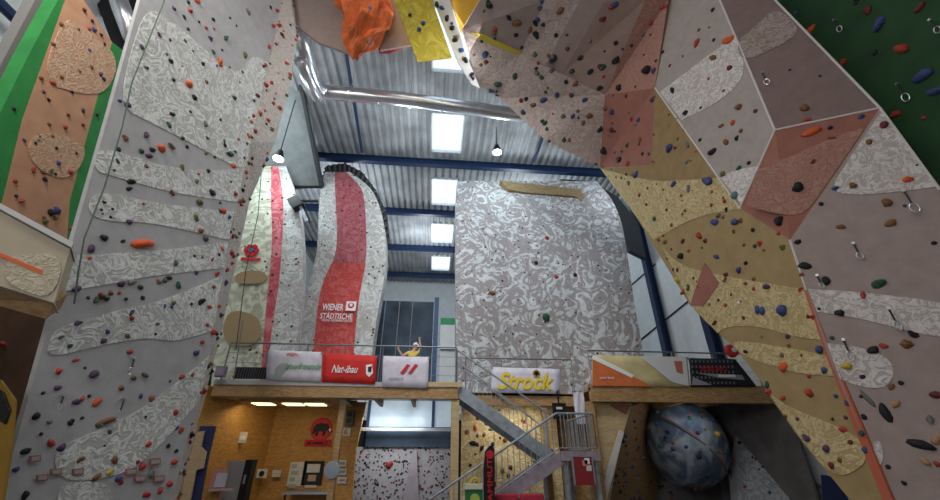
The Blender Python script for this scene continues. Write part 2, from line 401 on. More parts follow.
tag(MB().poly([at(84, -30, Y=7.6), at(150, -30, Y=7.6), at(136, 60, Y=7.6), at(112, 44, Y=7.6)], .4).build('void_sheet', M_dark), 'black drape sheet between apricot wall and grey tower', 'void')  # black sheet stands in for the dark void beside the tower
tag(MB().tube([at(112, -20, Y=6.3), at(122, 10, Y=6.6), at(133, 38, Y=6.8)], .2, 14).build('air_duct', M_silver, None, True), 'short silver duct in front of the black drape', 'duct')
# cream balcony box with orange stripe, and what is below it
t = thing('balcony_box', 'cream panelled balcony corner with an orange stripe', 'balcony', at(40, 300, Y=4.6))
b_pl = plane(at(0, 208, Y=4.3), at(72, 249, Y=4.7), at(54, 303, Y=4.75))
Bq = lambda *q: [on(b_pl, *p) for p in q]
MB().poly(Bq((-60, 178), (0, 211), (70, 249), (54, 303), (0, 286), (-60, 268)), .5).build('front_panel', M_cream, t)
MB().poly([p + Vector((.02, -.03, .02)) for p in Bq((-60, 172), (0, 206), (73, 245), (71, 250), (0, 212), (-60, 179))], .55).build('top_rail', mat('white_rail', (.52, .53, .52), .5), t)
MB().poly([p + Vector((.012, -.014, 0)) for p in Bq((-60, 233), (0, 253), (43, 271), (42, 275), (0, 257), (-60, 237))], .02).build('orange_stripe', mat('orange_print', (.65, .12, .03), .5), t)
relief(b_pl, [(6, 262), (18, 254), (66, 254), (53, 300), (20, 290), (5, 280)], swirl('cream_swirled_plaster', (.44, .385, .28), (.56, .51, .39), 6, 28, .4, 2.2, 5), t)
MB().poly([at(-60, 268, Y=4.4), at(0, 286, Y=4.55), at(54, 303, Y=4.8), at(46, 319, Y=4.95), at(0, 306, Y=4.8), at(-60, 296, Y=4.7)], .2).build('soffit', wood('soffit_wood', (.30, .18, .08), (.46, .30, .15)), t)
box('bracket', (-7.3, 4.9, 3.0), (-5.6, 5.3, 3.4), M_timber, t)
rp = (Vector((-6.3, 0, 0)), Vector((1, 0, 0)))
reg('BR', [on(rp, *q) for q in ((-60, 300), (60, 300), (30, 560), (-60, 560))])
t = tag(MB().poly([on(rp, *q) for q in ((-60, 300), (60, 300), (30, 560), (-60, 590))], .3).build('rendered_pier', M_brown), 'dark brown rendered pier beside the foot of the grey tower', 'pier')
t = thing('sports_banner', 'yellow banner with a black emblem in front of the brown pier', 'banner', at(0, 500, Y=5.6))
MB().poly([at(q[0], q[1], Y=5.4) for q in ((-40, 372), (0, 380), (14, 400), (10, 450), (2, 500), (-40, 520))], .04).build('cloth', mat('yellow_cloth', (.26, .15, .02), .7, .3, 6, .1), t)
MB().poly([at(q[0], q[1], Y=5.36) for q in ((-8, 385), (2, 392), (9, 410), (4, 424), (-4, 418), (-10, 405))], .03).build('emblem', M_blk, t)
box('pole', at(-14, 372, Y=5.45) + Vector((-.02, 0, 0)), Vector((at(-14, 372, Y=5.45).x + .02, 5.49, 0)), M_blk, t)

# ------------------------------------------------------------------ right tower
Y_pl = plane(at(600, 168, Y=10.5), at(790, 240, Y=5.4), at(890, 500, Y=5.6))
Yv = lambda *q: [on(Y_pl, *p) for p in q]
t = thing('climbing_tower', 'faceted climbing tower of ochre, taupe and dusty red faces', 'climbing wall', (6.5, 5.6, 0))
RT_T = t
panel('ochre_face', 'YE', Yv((655, 88), (740, 208), (790, 240), (830, 360), (890, 500), (918, 585), (890, 585), (850, 500), (800, 439), (775, 404), (760, 380), (737, 350), (705, 321), (690, 305), (635, 215), (600, 168), (652, 165)), M_yel, t, .3)
for b in ([(601, 169, 1), (652, 182), (690, 180), (721, 178, 1), (742, 209, 1), (716, 212), (690, 220), (668, 232), (654, 240, 1)],
          [(662, 246, 1), (676, 262), (700, 272), (808, 290, 1), (824, 340, 1), (800, 338), (760, 326), (728, 326), (718, 333, 1), (693, 307, 1)],
          [(730, 341), (752, 342), (800, 350), (828, 356, 1), (836, 376, 1), (800, 374), (760, 362), (742, 354)],
          [(770, 394, 1), (790, 408), (842, 428), (864, 442, 1), (868, 462), (850, 474), (838, 476), (818, 462)]):
    relief(Y_pl, b, M_yband, t)
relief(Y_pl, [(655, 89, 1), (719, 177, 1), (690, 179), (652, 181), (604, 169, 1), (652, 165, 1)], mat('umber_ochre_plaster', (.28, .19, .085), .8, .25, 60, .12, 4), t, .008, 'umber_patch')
MB().poly([p + Vector((-.02, 0, 0)) for p in Yv((805, 290), (808, 290), (836, 360), (894, 500), (922, 585), (914, 585), (884, 500), (829, 361))], .04).build('orange_edging', mat('orange_edge_paint', (.46, .12, .07), .6), t)
MB().poly([p + Vector((-.025, 0, 0)) for p in Yv((705, 263), (720, 283), (704, 306), (691, 305))], .03).build('red_patch', M_red, t)
G_pl = plane(on(Y_pl, 655, 88), on(Y_pl, 740, 208), at(775, 130, Y=5.0))
Gv = lambda *q: [on(G_pl, *p) for p in q]
panel('taupe_face', 'GR', Gv((705, -40), (720, 0), (775, 130), (740, 208), (655, 88), (668, 0), (668, -40)), mat('warm_grey_plaster', (.36, .315, .29), .8, .25, 60, .08, 5), t, .3)
relief(G_pl, [(660, 92, 1), (700, 62), (735, 36, 1), (745, 60), (742, 82), (716, 104), (682, 120, 1)], M_bandW, t)
relief(G_pl, [(720, 177, 1), (736, 170), (758, 166, 1), (741, 204, 1)], M_bandW, t)
B_pl = plane(on(G_pl, 720, 0), on(G_pl, 775, 130), at(880, 108, Y=4.1))
panel('brown_face', 'BF', [on(B_pl, *q) for q in ((703, -40), (720, 0), (775, 130), (880, 108), (775, 0), (745, -40))], mat('umber_plaster', (.22, .16, .145), .8, .25, 60, .08, 5), t, .3)
relief(B_pl, [(736, 42), (752, 30), (776, 6), (800, 28), (792, 40), (742, 64)], swirl('brown_swirled_plaster', (.27, .205, .18), (.44, .37, .33), 4.2, 28, .4, 2.4, 6, .4, .6), t)
c1, c2, c3, c4 = on(G_pl, 775, 130), at(880, 108, Y=4.1), on(Y_pl, 790, 240), on(Y_pl, 740, 208)
R_pl = plane(c1, c2, c3)
panel('red_face', 'RD', [c1, c2, c3], M_red, t, .3); panel('red_face', 'RD', [c1, c3, c4], M_red, t, .3)
relief(R_pl, [(758, 170, 1), (800, 152), (866, 125), (860, 136), (828, 182), (806, 214), (784, 216), (746, 206, 1)], M_rband, t)
W_pl = plane(c3, c2, on(Y_pl, 890, 500))
panel('grey_face', 'WG', [on(W_pl, *q) for q in ((790, 240), (880, 108), (940, 190), (1010, 290), (1040, 585), (918, 585), (890, 500), (830, 360))], M_plast2, t, .3)
for b in ([(808, 289, 1), (860, 292), (950, 303), (990, 322), (970, 342), (910, 332), (860, 318), (817, 312, 1)],
          [(827, 343, 1), (870, 349), (890, 360), (895, 374), (886, 388), (864, 388), (840, 379, 1)],
          [(862, 140), (881, 112, 1), (936, 187, 1), (900, 192), (852, 196), (830, 190), (846, 164)],
          [(872, 442), (880, 440), (884, 455), (880, 468), (876, 462)]):
    relief(W_pl, b, M_bandW, t)
# pale edge beads along the folds
def bead(a, b, r=.02): MB().tube([a, b], r, 6).build('edge_bead', mat('pale_edge', (.62, .60, .57), .6), RT_T)
bead(on(G_pl, 720, 0), c1); bead(c1, c2); bead(c1, c4); bead(on(Y_pl, 655, 88), c4); bead(c2, on(W_pl, 940, 190)); bead(c2, on(B_pl, 775, 0)); bead(c3, on(Y_pl, 830, 360))
# pink roof of the overhang
t = thing('climbing_overhang', 'pinkish overhanging climbing roof covered in dark holds', 'climbing wall', (3, 8, 12))
V = {k: at(k[0], k[1], Y=y) for k, y in {(605, 95): 8.5, (478, 85): 9.5, (500, 98): 9.8, (545, 140): 10.2, (462, 30): 7.5, (520, 54): 8.1, (480, 0): 6.7, (480, -40): 5.9, (668, 0): 5.9, (668, -40): 5.3, (575, 0): 6.3, (575, -40): 5.6}.items()}
V[(655, 88)] = on(Y_pl, 655, 88); V[(652, 165)] = on(Y_pl, 652, 165); V[(600, 168)] = on(Y_pl, 600, 168)
P = lambda *q: [V[p] for p in q]
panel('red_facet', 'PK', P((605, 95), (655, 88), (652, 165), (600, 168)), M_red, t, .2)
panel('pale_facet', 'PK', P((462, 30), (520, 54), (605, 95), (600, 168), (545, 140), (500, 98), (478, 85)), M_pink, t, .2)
for k_, y_ in {(545, -40): 5.75, (545, 0): 6.45, (580, -40): 5.6, (580, 0): 6.3, (605, -40): 5.5, (605, 0): 6.15, (645, -40): 5.4, (645, 0): 6.0, (545, 66): 8.25, (562, 74): 8.35}.items(): V[k_] = at(k_[0], k_[1], Y=y_)
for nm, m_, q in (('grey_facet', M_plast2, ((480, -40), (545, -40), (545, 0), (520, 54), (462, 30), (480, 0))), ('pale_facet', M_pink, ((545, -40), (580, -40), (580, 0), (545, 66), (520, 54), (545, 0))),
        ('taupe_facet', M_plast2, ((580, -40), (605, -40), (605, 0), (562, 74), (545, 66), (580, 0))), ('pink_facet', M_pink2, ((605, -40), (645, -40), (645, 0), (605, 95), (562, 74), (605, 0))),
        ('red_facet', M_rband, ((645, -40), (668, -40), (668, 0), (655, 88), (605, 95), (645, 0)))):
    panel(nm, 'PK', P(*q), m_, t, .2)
pf = plane(V[(462, 30)], V[(520, 54)], V[(478, 85)])
for q in ([(470, 33), (484, 36), (522, 53), (516, 55), (486, 43)],):
    MB().poly([on(pf, x, y) + Vector((0, -.03, -.03)) for x, y in q], .05).build('yellow_edging', mat('mustard_paint', (.52, .42, .05), .7), t)
# other hanging faces in the top middle
def hang(name, label, cat, pix, Yt, Yb, m, thick=.15, key=None):
    ys = [p[1] for p in pix]; a, b = min(ys), max(ys)
    pts = [at(x, y, Y=Yt + (Yb - Yt) * (y - a) / (b - a)) for x, y in pix]
    if key: reg(key, pts)
    return tag(MB().poly(pts, thick).build(name, m), label, cat)
hang('roof_panel', 'plain taupe roof panel above the silver duct', 'panel', [(283, -40), (336, -40), (342, 0), (352, 54), (318, 42), (292, 22)], 7.2, 8.4, M_plast2)
hang('roof_panel', 'pinkish grey panel between the orange bag and mustard panel', 'panel', [(372, -40), (385, -40), (396, 0), (414, 44), (380, 50), (376, 0)], 6.6, 8.0, M_pink2)
hang('roof_panel', 'mustard yellow hanging climbing panel ahead of the speckled strip', 'panel', [(384, -40), (424, -40), (432, 0), (452, 58), (418, 62), (394, 0)], 6.1, 8.0, swirl('mustard_swirl', (.42, .32, .03), (.55, .46, .07), 2, 20, .4), .15, 'MU')
hang('climbing_strip', 'narrow white climbing strip with black holds beside the mustard panel', 'climbing wall', [(424, -40), (440, -40), (450, 0), (465, 52), (480, 88), (472, 84), (458, 62), (434, 0)], 6.3, 8.8, mat('white_strip', (.62, .62, .60), .7, .2, 30, .08), .15, 'ST')
hang('roof_panel', 'amber hanging panel right behind the white speckled strip', 'panel', [(446, -40), (474, -40), (482, 0), (478, 30), (461, 31), (452, 0)], 6.6, 7.7, mat('amber_panel', (.45, .25, .02), .7, .2, 20, .15, 3), .15)
hang('hanging_strap', 'dark red strap hanging below the pinkish grey panel', 'strap', [(378, 46), (404, 42), (405, 46), (390, 52), (379, 52)], 8.2, 8.3, mat('dark_red_cloth', (.32, .03, .03), .7), .08)
# orange crumpled bag
me_v = []; me_f = []
ic = bmesh.new(); bmesh.ops.create_icosphere(ic, subdivisions=4, radius=1)
prof = [(-60, 352, 26), (0, 363, 24), (18, 368, 23), (32, 366, 20), (46, 358, 13), (58, 355, 3)]
for vv in ic.verts:
    c = vv.co.copy(); tt = (1 - c.z) / 2; y = -60 + tt * 118
    for i in range(len(prof) - 1):
        if prof[i][0] <= y <= prof[i + 1][0]:
            s = (y - prof[i][0]) / (prof[i + 1][0] - prof[i][0]); cx = prof[i][1] + (prof[i + 1][1] - prof[i][1]) * s; r = prof[i][2] + (prof[i + 1][2] - prof[i][2]) * s
    a = math.atan2(c.y, c.x); rr = r * (1 + .16 * math.sin(5 * a + y * .11) + .1 * math.sin(9 * a - y * .07))
    if tt < .02: rr *= .4
    p = at(cx + rr * math.cos(a), y, Y=6.3 + (y + 60) / 118 * 1.6)
    vv.co = p + Vector((0, math.sin(a) * rr * .02 + .08 * math.sin(y * .3 + 3 * a), 0))
me = bpy.data.meshes.new('b'); ic.to_mesh(me); ic.free()
t = thing('hanging_bag', 'crumpled orange haul bag hanging from the roof', 'bag', at(360, 30, Y=7.6))
link('fabric', me, mat('orange_fabric', (.55, .12, .03), .6, .8, 4, .4, 2.5), t)
from mathutils.bvhtree import BVHTree
bv_ = BVHTree.FromPolygons([v_.co for v_ in me.vertices], [tuple(p.vertices) for p in me.polygons])
for (x, y) in ((370, 8), (369, 42)):
    c, n_, _i, _d = bv_.ray_cast(CAM, ray(x, y).normalized())
    if c: MB().tube([c - n_ * .04, c + n_ * .02], [.06, .05], 10).build('patch', mat('blue_patch', (.08, .12, .28), .6), t)

# dark green wall at the upper right
g_pl = (Vector((7.9, 0, 0)), Vector((1, 0, 0)))
t = thing('climbing_wall', 'dark green climbing wall with large blue and red holds', 'climbing wall', (7.9, 4.5, 0))
panel('wall_panel', 'GN', [on(g_pl, *q) for q in ((760, -30), (1060, -30), (1060, 340), (960, 300), (860, 150), (740, 20))], M_dgreen, t, .2)

# ------------------------------------------------------------------ big grey wall in the middle
rows = [(181, 15.9, [457, 500, 560, 596]), (200, 15.5, [456, 505, 565, 612]), (225, 15.1, [456, 508, 570, 622]), (260, 14.9, [456, 508, 574, 628]), (300, 14.9, [456, 510, 576, 634]),
        (340, 15.2, [456, 510, 578, 641]), (380, 15.5, [456, 510, 580, 648]), (420, 15.6, [456, 510, 580, 650])]
t = thing('climbing_wall', 'broad bulging grey climbing wall with white swirled plaster', 'climbing wall', (4, 15.6, 0))
for a, b in ((0, 1), (1, 2), (2, 3)):
    loft_build('bulge_panel', 'BU', rows, a, b, M_bulge, t, .8, 8, .10)
box('support_frame', (1.0, 15.8, 0), (8.2, 16.3, 8), M_dark, t)
tag(MB().poly([at(x, y, Y=15.4) for x, y in ((500, 180), (512, 182), (580, 189), (585, 197), (582, 201), (574, 196), (530, 193), (508, 189))], .5).build('timber_plank', wood('plank_wood', (.20, .14, .07), (.38, .28, .15), 3)), 'brown timber plank lying on top of the broad grey wall', 'plank')
tag(MB().poly([at(x, y, Y=16.55) for x, y in ((560, 179), (592, 181), (618, 197), (638, 222), (646, 258), (630, 250), (600, 200))], .3).build('back_panel', mat('dark_panel', (.05, .055, .06), .7)), 'dark curved back panel behind the broad grey wall', 'panel')
# tower with red stripe
rows = [(172, 15.8, [325, 335, 346, 350]), (188, 15.4, [321, 335, 361, 370]), (208, 15.2, [319, 336, 365, 380]), (232, 15.0, [318, 337, 366, 385]), (255, 15.0, [316, 335, 366, 386]),
        (280, 15.2, [310, 324, 362, 384]), (305, 15.3, [305, 318, 358, 379]), (345, 15.5, [299, 314, 354, 373]), (390, 15.6, [296, 311, 352, 370]), (420, 15.6, [295, 310, 352, 369])]
t = thing('climbing_tower', 'curved white climbing tower with a wide red stripe and lettering', 'climbing wall', (-3.5, 15.6, 0))
TOWER = t
loft_build('pale_flank', 'TW', rows, 0, 1, M_flank, t, .8, 3)
loft_build('red_stripe', 'TW', rows, 1, 2, M_stripe, t, .8, 4, 0, 4, .02)
loft_build('pale_flank', 'TW', rows, 2, 3, M_flank, t, .8, 3)
rlow = [(263, 15.05, [332, 365.5]), (280, 15.2, [324, 362]), (305, 15.3, [318, 358]), (345, 15.5, [314, 354]), (390, 15.6, [311, 352])]
loft_build('lower_stripe', None, rlow, 0, 1, swirl('bright_red_stripe', (.52, .06, .055), (.64, .15, .14), 2.4, 20, .5, 2., 5), t, .3, 4, 0, 4, .05)
box('tower_base', (-4.6, 15.7, 0), (-2.4, 16.3, 5), M_dark, t)
M_wt = mat('white_print', (.85, .85, .85), .6); M_rp = mat('red_print', (.55, .02, .03), .6); M_yp = mat('yellow_print', (.75, .55, .02), .6); M_bp = mat('black_print', (.02, .02, .02), .6)
c = at(333, 307, Y=15.12); text('lettering', 'WIENER', M_wt, t, c, .80, .27, bold=.015)
c = at(336.5, 315.5, Y=15.16); text('lettering', 'STÄDTISCHE', M_wt, t, c, 1.22, .28, bold=.01)
c = at(337, 320.5, Y=15.18); text('lettering', 'VIENNA INSURANCE GROUP', M_wt, t, c, 1.15, .09)
c = at(351, 306, Y=15.08)
MB().box((c.x - .19, c.y - .005, c.z - .19), (c.x + .19, c.y + .01, c.z + .19)).build('emblem', M_wt, t)
MB().tube([(c.x, c.y - .012, c.z + .02), (c.x, c.y, c.z + .02)], [.12, .12], 14).build('emblem', M_rp, t)
MB().box((c.x - .05, c.y - .02, c.z - .02), (c.x + .05, c.y - .008, c.z + .10)).build('emblem', M_wt, t)
tt = thing('edge_rib', 'dark ribbed arc behind the red striped tower', 'rib', at(375, 200, Y=16.6))
arc = [(322, 180), (326, 166), (345, 163), (362, 172), (376, 190), (387, 214), (390, 240)]
inn = [(326, 186), (330, 176), (345, 175), (358, 182), (370, 197), (380, 218), (385, 242)]
for i in range(len(arc) - 1):
    MB().poly([at(*arc[i], Y=16.4), at(*arc[i + 1], Y=16.4), at(*inn[i + 1], Y=16.3), at(*inn[i], Y=16.3)], .25).build('rib_segment', mat('dark_rib', (.05, .055, .06), .6), tt)
for i in range(22):
    s = i / 21 * (len(arc) - 1.01); j = int(s); s -= j
    p = at(arc[j][0] + (arc[j + 1][0] - arc[j][0]) * s, arc[j][1] + (arc[j + 1][1] - arc[j][1]) * s, Y=16.28); q = at(inn[j][0] + (inn[j + 1][0] - inn[j][0]) * s, inn[j][1] + (inn[j + 1][1] - inn[j][1]) * s, Y=16.2)
    MB().bar(p, q, .1, .1).build('tooth', mat('rib_tooth', (.09, .095, .10), .6), tt)
# pale wall with emblem at the left back
rows = [(166, 14.2, [255, 271, 278, 286]), (200, 14.0, [246, 271, 283, 297]), (240, 13.8, [238, 272, 282, 302]), (280, 13.8, [228, 269, 279, 302]), (320, 14.0, [221, 265, 273, 299]), (360, 14.1, [214, 262, 268, 294]), (392, 14.2, [210, 260, 266, 292])]
t = thing('climbing_wall', 'pale green climbing wall with a narrow pink red stripe', 'climbing wall', (-6.6, 14.2, 0))
loft_build('pale_panel', 'LB', rows, 0, 1, M_pale, t, .5, 4)
loft_build('red_stripe', 'LB', rows, 1, 2, swirl('pink_red_stripe', (.50, .08, .11), (.66, .25, .26), 2, 20, .4), t, .5, 2, 0, 4, .02)
loft_build('grey_panel', 'LB', rows, 2, 3, M_flank, t, .5, 3)
pl = plane(at(228, 300, Y=13.75), at(266, 300, Y=13.75), at(240, 350, Y=13.9))
relief(pl, [(226, 308), (262, 316), (260, 346), (222, 346)], mat('tan_patch', (.34, .25, .14), .8), t, .03, 'tan_patch')
relief(pl, [(236, 272), (266, 270), (268, 284), (234, 284)], mat('tan_patch', (.34, .25, .14), .8), t, .03, 'tan_patch')
c = at(251, 250, Y=13.6)
for i in range(6):
    a = i * math.pi / 3; p = c + Vector((math.cos(a) * .16, 0, math.sin(a) * .16))
    MB().tube([p, p + Vector((0, .06, 0))], [.11, .11], 10).build('emblem_petal', M_rp, t)
MB().tube([c - Vector((0, .02, 0)), c], [.09, .09], 10).build('emblem_centre', mat('blue_print', (.06, .16, .40), .6), t)
c = at(250.5, 259, Y=13.6); box('emblem_bar', c - Vector((.34, .0, .06)), c + Vector((.34, .03, .06)), M_rp, t)
box('support_frame', (-8.6, 14.4, 0), (-5.4, 14.8, 5), M_dark, t)
tag(MB().poly([at(300, 78, Y=12.0), at(312, 120, Y=13.2), at(322, 187, Y=15.5), at(292, 190, Y=15.5), at(255, 185, Y=15.2), at(262, 100, Y=12.5)], .12).build('roof_bulkhead', mat('bulkhead_grey', (.24, .27, .27), .6, .1, 10, .15)), 'sloping grey green bulkhead panel behind the grey tower', 'panel')
tag(MB().bar(at(300, 78, Y=11.95), at(322, 187, Y=15.4), .14, .25).build('bulkhead_edge', mat('dark_panel', (.05, .055, .06), .7)), 'dark edge beam along the sloping grey bulkhead', 'beam')
for i, (x0, x1, y, wh) in enumerate(((288, 322, 187, 'upper'), (298, 318, 201, 'lower'))):
    tag(MB().bar(at(x0, y, Y=15.3), at(x1, y, Y=15.3), .08, .1).build('support_bar', M_blk), '%s short black bar above the black loudspeaker' % wh, 'bar')

# lamps and loudspeaker
def floodlight(px, py, Y, label, power):
    c = at(px, py, Y=Y); t = thing('floodlight', label, 'lamp', c)
    MB().tube([c + Vector((0, 0, .28)), c + Vector((0, 0, .1)), c + Vector((0, 0, -.12))], [.09, .15, .22], 16).build('housing', M_blk, t)
    MB().tube([c + Vector((0, 0, -.115)), c + Vector((0, 0, -.15))], [.2, .2], 16).build('lens', mat('lamp_glow', (.80, .95, 1), .4, emit=5.), t)
    MB().tube([c + Vector((0, 0, .28)), Vector((c.x, c.y, ZR - .02))], .02, 6).build('hanger', M_blk, t)
    l = bpy.data.lights.new('floodlight_glow', 'POINT'); l.energy = power; l.color = (.82, .95, 1); l.shadow_soft_size = .3
    o = bpy.data.objects.new('floodlight_glow', l); COL.objects.link(o); o.location = c + Vector((0, 0, -.45))
floodlight(279, 156, 12.6, 'round black floodlight hanging above the pale green wall', 120)
floodlight(497, 150, 13.6, 'round black floodlight hanging before the broad grey wall', 150)
t = thing('loudspeaker', 'black loudspeaker on a bracket beside the pale green wall', 'speaker', at(297, 212, Y=14.6))
MB().bar(at(291, 206, Y=13.6), at(301, 201, Y=13.6), .35, .5, (0, 0, 1)).build('cabinet', M_blk, t)
MB().bar(at(299, 203, Y=13.6), at(307, 222, Y=13.6), .12, .12).build('bracket', M_bluegrey, t)
MB().bar(at(303, 203, Y=13.6), at(310, 222, Y=13.6), .08, .08).build('bracket', M_blk, t)
# main air duct
def bez(p, n=10):
    out = []
    for i in range(len(p) - 1):
        for s in range(n):
            t_ = s / n; a = [p[max(0, min(len(p) - 1, i + k))] for k in (-1, 0, 1, 2)]
            out.append(.5 * ((2 * a[1]) + (a[2] - a[0]) * t_ + (2 * a[0] - 5 * a[1] + 4 * a[2] - a[3]) * t_ * t_ + (-a[0] + 3 * a[1] - 3 * a[2] + a[3]) * t_ ** 3))
    return out + [p[-1]]
t = thing('air_duct', 'long silver ventilation duct running under the roof', 'duct', at(330, 95, Y=11))
pp = [at(296, 30, Z=14.0), at(303, 50, Z=13.6), at(312, 80, Z=13.7), at(322, 91, Z=14.0), at(345, 94, Z=14.1), at(400, 99, Z=14.1), at(482, 110, Z=14.1), at(540, 118, Z=14.1)]
MB().tube(bez(pp), .27, 16).build('pipe', M_silver, t, True)
MB().tube([at(300, 60, Z=13.2), at(306, 75, Z=13.2), at(318, 98, Z=13.2)], .2, 14).build('branch_pipe', M_silver, t, True)
for x in (350, 378, 410, 442): 
    c = at(x, 94 + (x - 345) * .11, Z=14.1); MB().tube([c - Vector((.03, 0, 0)), c + Vector((.03, 0, 0))], .295, 16).build('joint_ring', M_silver, t)
    MB().tube([c + Vector((0, 0, .28)), Vector((c.x, c.y, ZR - .02))], .012, 6).build('hanger', M_bluegrey, t)

# blue partition at the back
t = thing('blue_partition', 'dark blue partition screen behind the railing', 'partition', (-1.3, 18, 0))
a, b = at(366, 300, Y=18), at(434, 301, Y=18)
box('screen', (a.x, 18, 0), (b.x, 18.15, a.z), mat('dark_blue_cloth', (.045, .07, .10), .7, .4, 2, .45, 1.2), t)
for x in (386, 400, 413): MB().tube([at(x, 300, Y=17.95), Vector((at(x, 300, Y=17.95).x, 17.95, 0))], .02, 6).build('cord', M_bluegrey, t)
a = at(437, 298, Y=17.8); box('edge_post', (a.x - .1, 17.7, 0), (a.x + .1, 17.95, a.z), mat('bright_blue_paint', (.04, .09, .2), .5), t)
t = thing('equipment_cabinet', 'white cabinet with a green top band beside the blue partition', 'cabinet', at(448, 380, Y=17))
a, b = at(441, 318, Y=17), at(458, 350, Y=17)
box('body', (a.x, 17, 0), (b.x, 17.5, a.z), M_white, t); box('top_band', (a.x - .01, 16.97, a.z - .28), (b.x, 17.02, a.z), mat('green_band', (.03, .28, .12), .6), t)
box('shelf', (a.x, 16.85, b.z), (b.x, 17, b.z + .12), M_bluegrey, t)

# ------------------------------------------------------------------ mezzanine
DZ = 3.52; YD = 11.2
XA, XB1, XC, XD = at(214, 385, Y=YD).x, at(458, 388, Y=YD).x, at(590, 388, Y=YD).x, 10.12
t = thing('mezzanine', 'timber mezzanine walkway across the hall', 'mezzanine', (2, 12, 0)); MEZ = t
def bx(n, a, b, m, p=None): return box(n, a, b, m, p if p is not None else MEZ)
bx('deck', (XA, YD, DZ - .08), (XB1, 13.9, DZ), M_bluegrey); bx('deck', (XC, YD, DZ - .08), (XD, 15.25, DZ), M_timber); bx('deck', (XB1, 12.45, DZ - .08), (XC, 13.9, DZ), M_timber)
bx('edge_trim', (XA, YD - .05, DZ - .08), (XB1 - .3, YD - .005, DZ + .04), mat('lilac_trim', (.45, .42, .44), .6))
bx('fascia_beam', (XA, YD - .02, DZ - .36), (XB1, YD + .12, DZ - .082), M_timber)
bx('fascia_beam', (XC, YD - .05, DZ - .38), (XD, YD + .14, DZ + .09), M_timber)
bx('fascia_beam', (XB1 + .1, 12.45, DZ - .36), (XC - .02, 12.6, DZ - .02), M_timber)
x = XA + .8
while x < XB1 - .3: bx('joist', (x, YD + .13, DZ - .28), (x + .1, 13.85, DZ - .082), M_timber); x += 1.05
x = XC + .7
while x < XD - .3: bx('joist', (x, YD + .15, DZ - .28), (x + .1, 13.85, DZ - .082), M_timber); x += 1.2
for px, wd, Y in ((455, .2, YD + .05), (339, .15, YD + .3), (546, .16, 12.5), (594, .18, YD + .06)):
    c = at(px, 430, Y=Y); bx('post', (c.x - wd / 2, Y, 0), (c.x + wd / 2, Y + wd, DZ - .37), M_tan if px == 455 else M_timber)
bx('landing_trim', (at(428, 385, Y=YD).x, YD - .07, DZ - .06), (XB1 + .1, YD - .006, DZ + .06), M_tan)
# railing on the walkway
t = thing('mezzanine_railing', 'thin steel railing with cables along the mezzanine edge', 'railing', (2, YD, DZ))
M_rail = mat('rail_steel', (.20, .21, .22), .4, 0, 20, 0, 3, .7)
def railrun(x0, x1, Y, n):
    MB().tube([(x0, Y, DZ + 1.03), (x1, Y, DZ + 1.03)], .022, 8).build('top_rail', M_rail, t)
    for i in range(n + 1):
        x = x0 + (x1 - x0) * i / n; MB().tube([(x, Y, DZ), (x, Y, DZ + 1.03)], .018, 6).build('post', M_rail, t)
    for z in (.25, .5, .76): MB().tube([(x0, Y, DZ + z), (x1, Y, DZ + z)], .006, 5).build('cable', M_rail, t)
railrun(XA + .1, XB1 - .05, YD + .06, 6); railrun(XC + .1, XD - .6, YD + .06, 4); railrun(XB1 + .3, XC, 12.5, 3)
MB().tube([at(233, 384, Y=YD), at(243, 320, Y=YD)], .015, 6).build('post', M_rail, t)
# banners hanging on the railing
def banner(name, label, pix, Y, m):
    t = thing(name, label, 'banner', at(sum(p[0] for p in pix) / len(pix), max(p[1] for p in pix), Y=Y))
    n = 10; (tl, tr, br, bl) = [at(x, y, Y=Y) for x, y in pix]; v = []
    for i in range(n + 1):
        for j in range(5):
            a = tl.lerp(tr, i / n); b = bl.lerp(br, i / n); p = a.lerp(b, j / 4); v.append(p + Vector((0, -.012 * math.sin(i * 1.9 + j * .7), 0)))
    K = len(v); v += [p + Vector((0, .012, 0)) for p in v]; f = []
    for i in range(n):
        for j in range(4):
            a = i * 5 + j; f += [(a, a + 1, a + 6, a + 5), (a + 5 + K, a + 6 + K, a + 1 + K, a + K)]
    for i in range(n):
        for j in (0, 4): a = i * 5 + j; f.append((a, a + 5, a + 5 + K, a + K))
    for j in range(4):
        for i in (0, n): a = i * 5 + j; f.append((a, a + 1, a + 1 + K, a + K))
    cl_ = MB().add(v, f).build('cloth', m, t, True)
    for p in (tl, tr): MB().tube([p + Vector((0, -.03, -.03)), p + Vector((0, .06, -.03))], .02, 6).build('eyelet', M_rail, cl_)
    return cl_
M_cw = mat('white_banner_cloth', (.62, .60, .68), .7, .5, 5, .1, 6)
YB_ = YD - .09
def print_poly(t, name, pix, Y, m): return MB().poly([at(x, y, Y=Y) for x, y in pix], .01).build(name, m, t)
t = banner('advertising_banner', 'white banner with faint green script beside the black grille', [(268, 350), (322, 352), (321, 382), (266, 380)], YB_, M_cw)
c = at(301, 366, Y=YB_ - .03); text('lettering', 'Naturfreunde', mat('green_print', (.10, .36, .14), .6), t, c, 1.05, .17, shear=.3)
c = at(292, 354.5, Y=YB_ - .03); text('lettering', 'WIEN', M_rp, t, c, .3, .09)
MB().tube([at(283, 371, Y=YB_ - .03) , at(283, 371, Y=YB_ - .02)], [.2, .2], 14).build('emblem', mat('grey_green_print', (.36, .42, .40), .6), t)
t = banner('advertising_banner', 'red banner with white script and a small emblem', [(324, 353), (377, 356), (375, 384), (322, 382)], YB_, mat('red_banner_cloth', (.58, .025, .02), .65, .5, 5, .12, 4))
c = at(345, 369, Y=YB_ - .03); text('lettering', 'Nat-ibau', M_wt, t, c, .68, .2, shear=.35, bold=.01)
print_poly(t, 'emblem', [(366, 365), (372, 364), (373, 373), (369, 377), (366, 374)], YB_ - .03, M_wt); print_poly(t, 'emblem', [(368, 367), (372, 366), (371, 372), (368, 372)], YB_ - .045, M_bp)
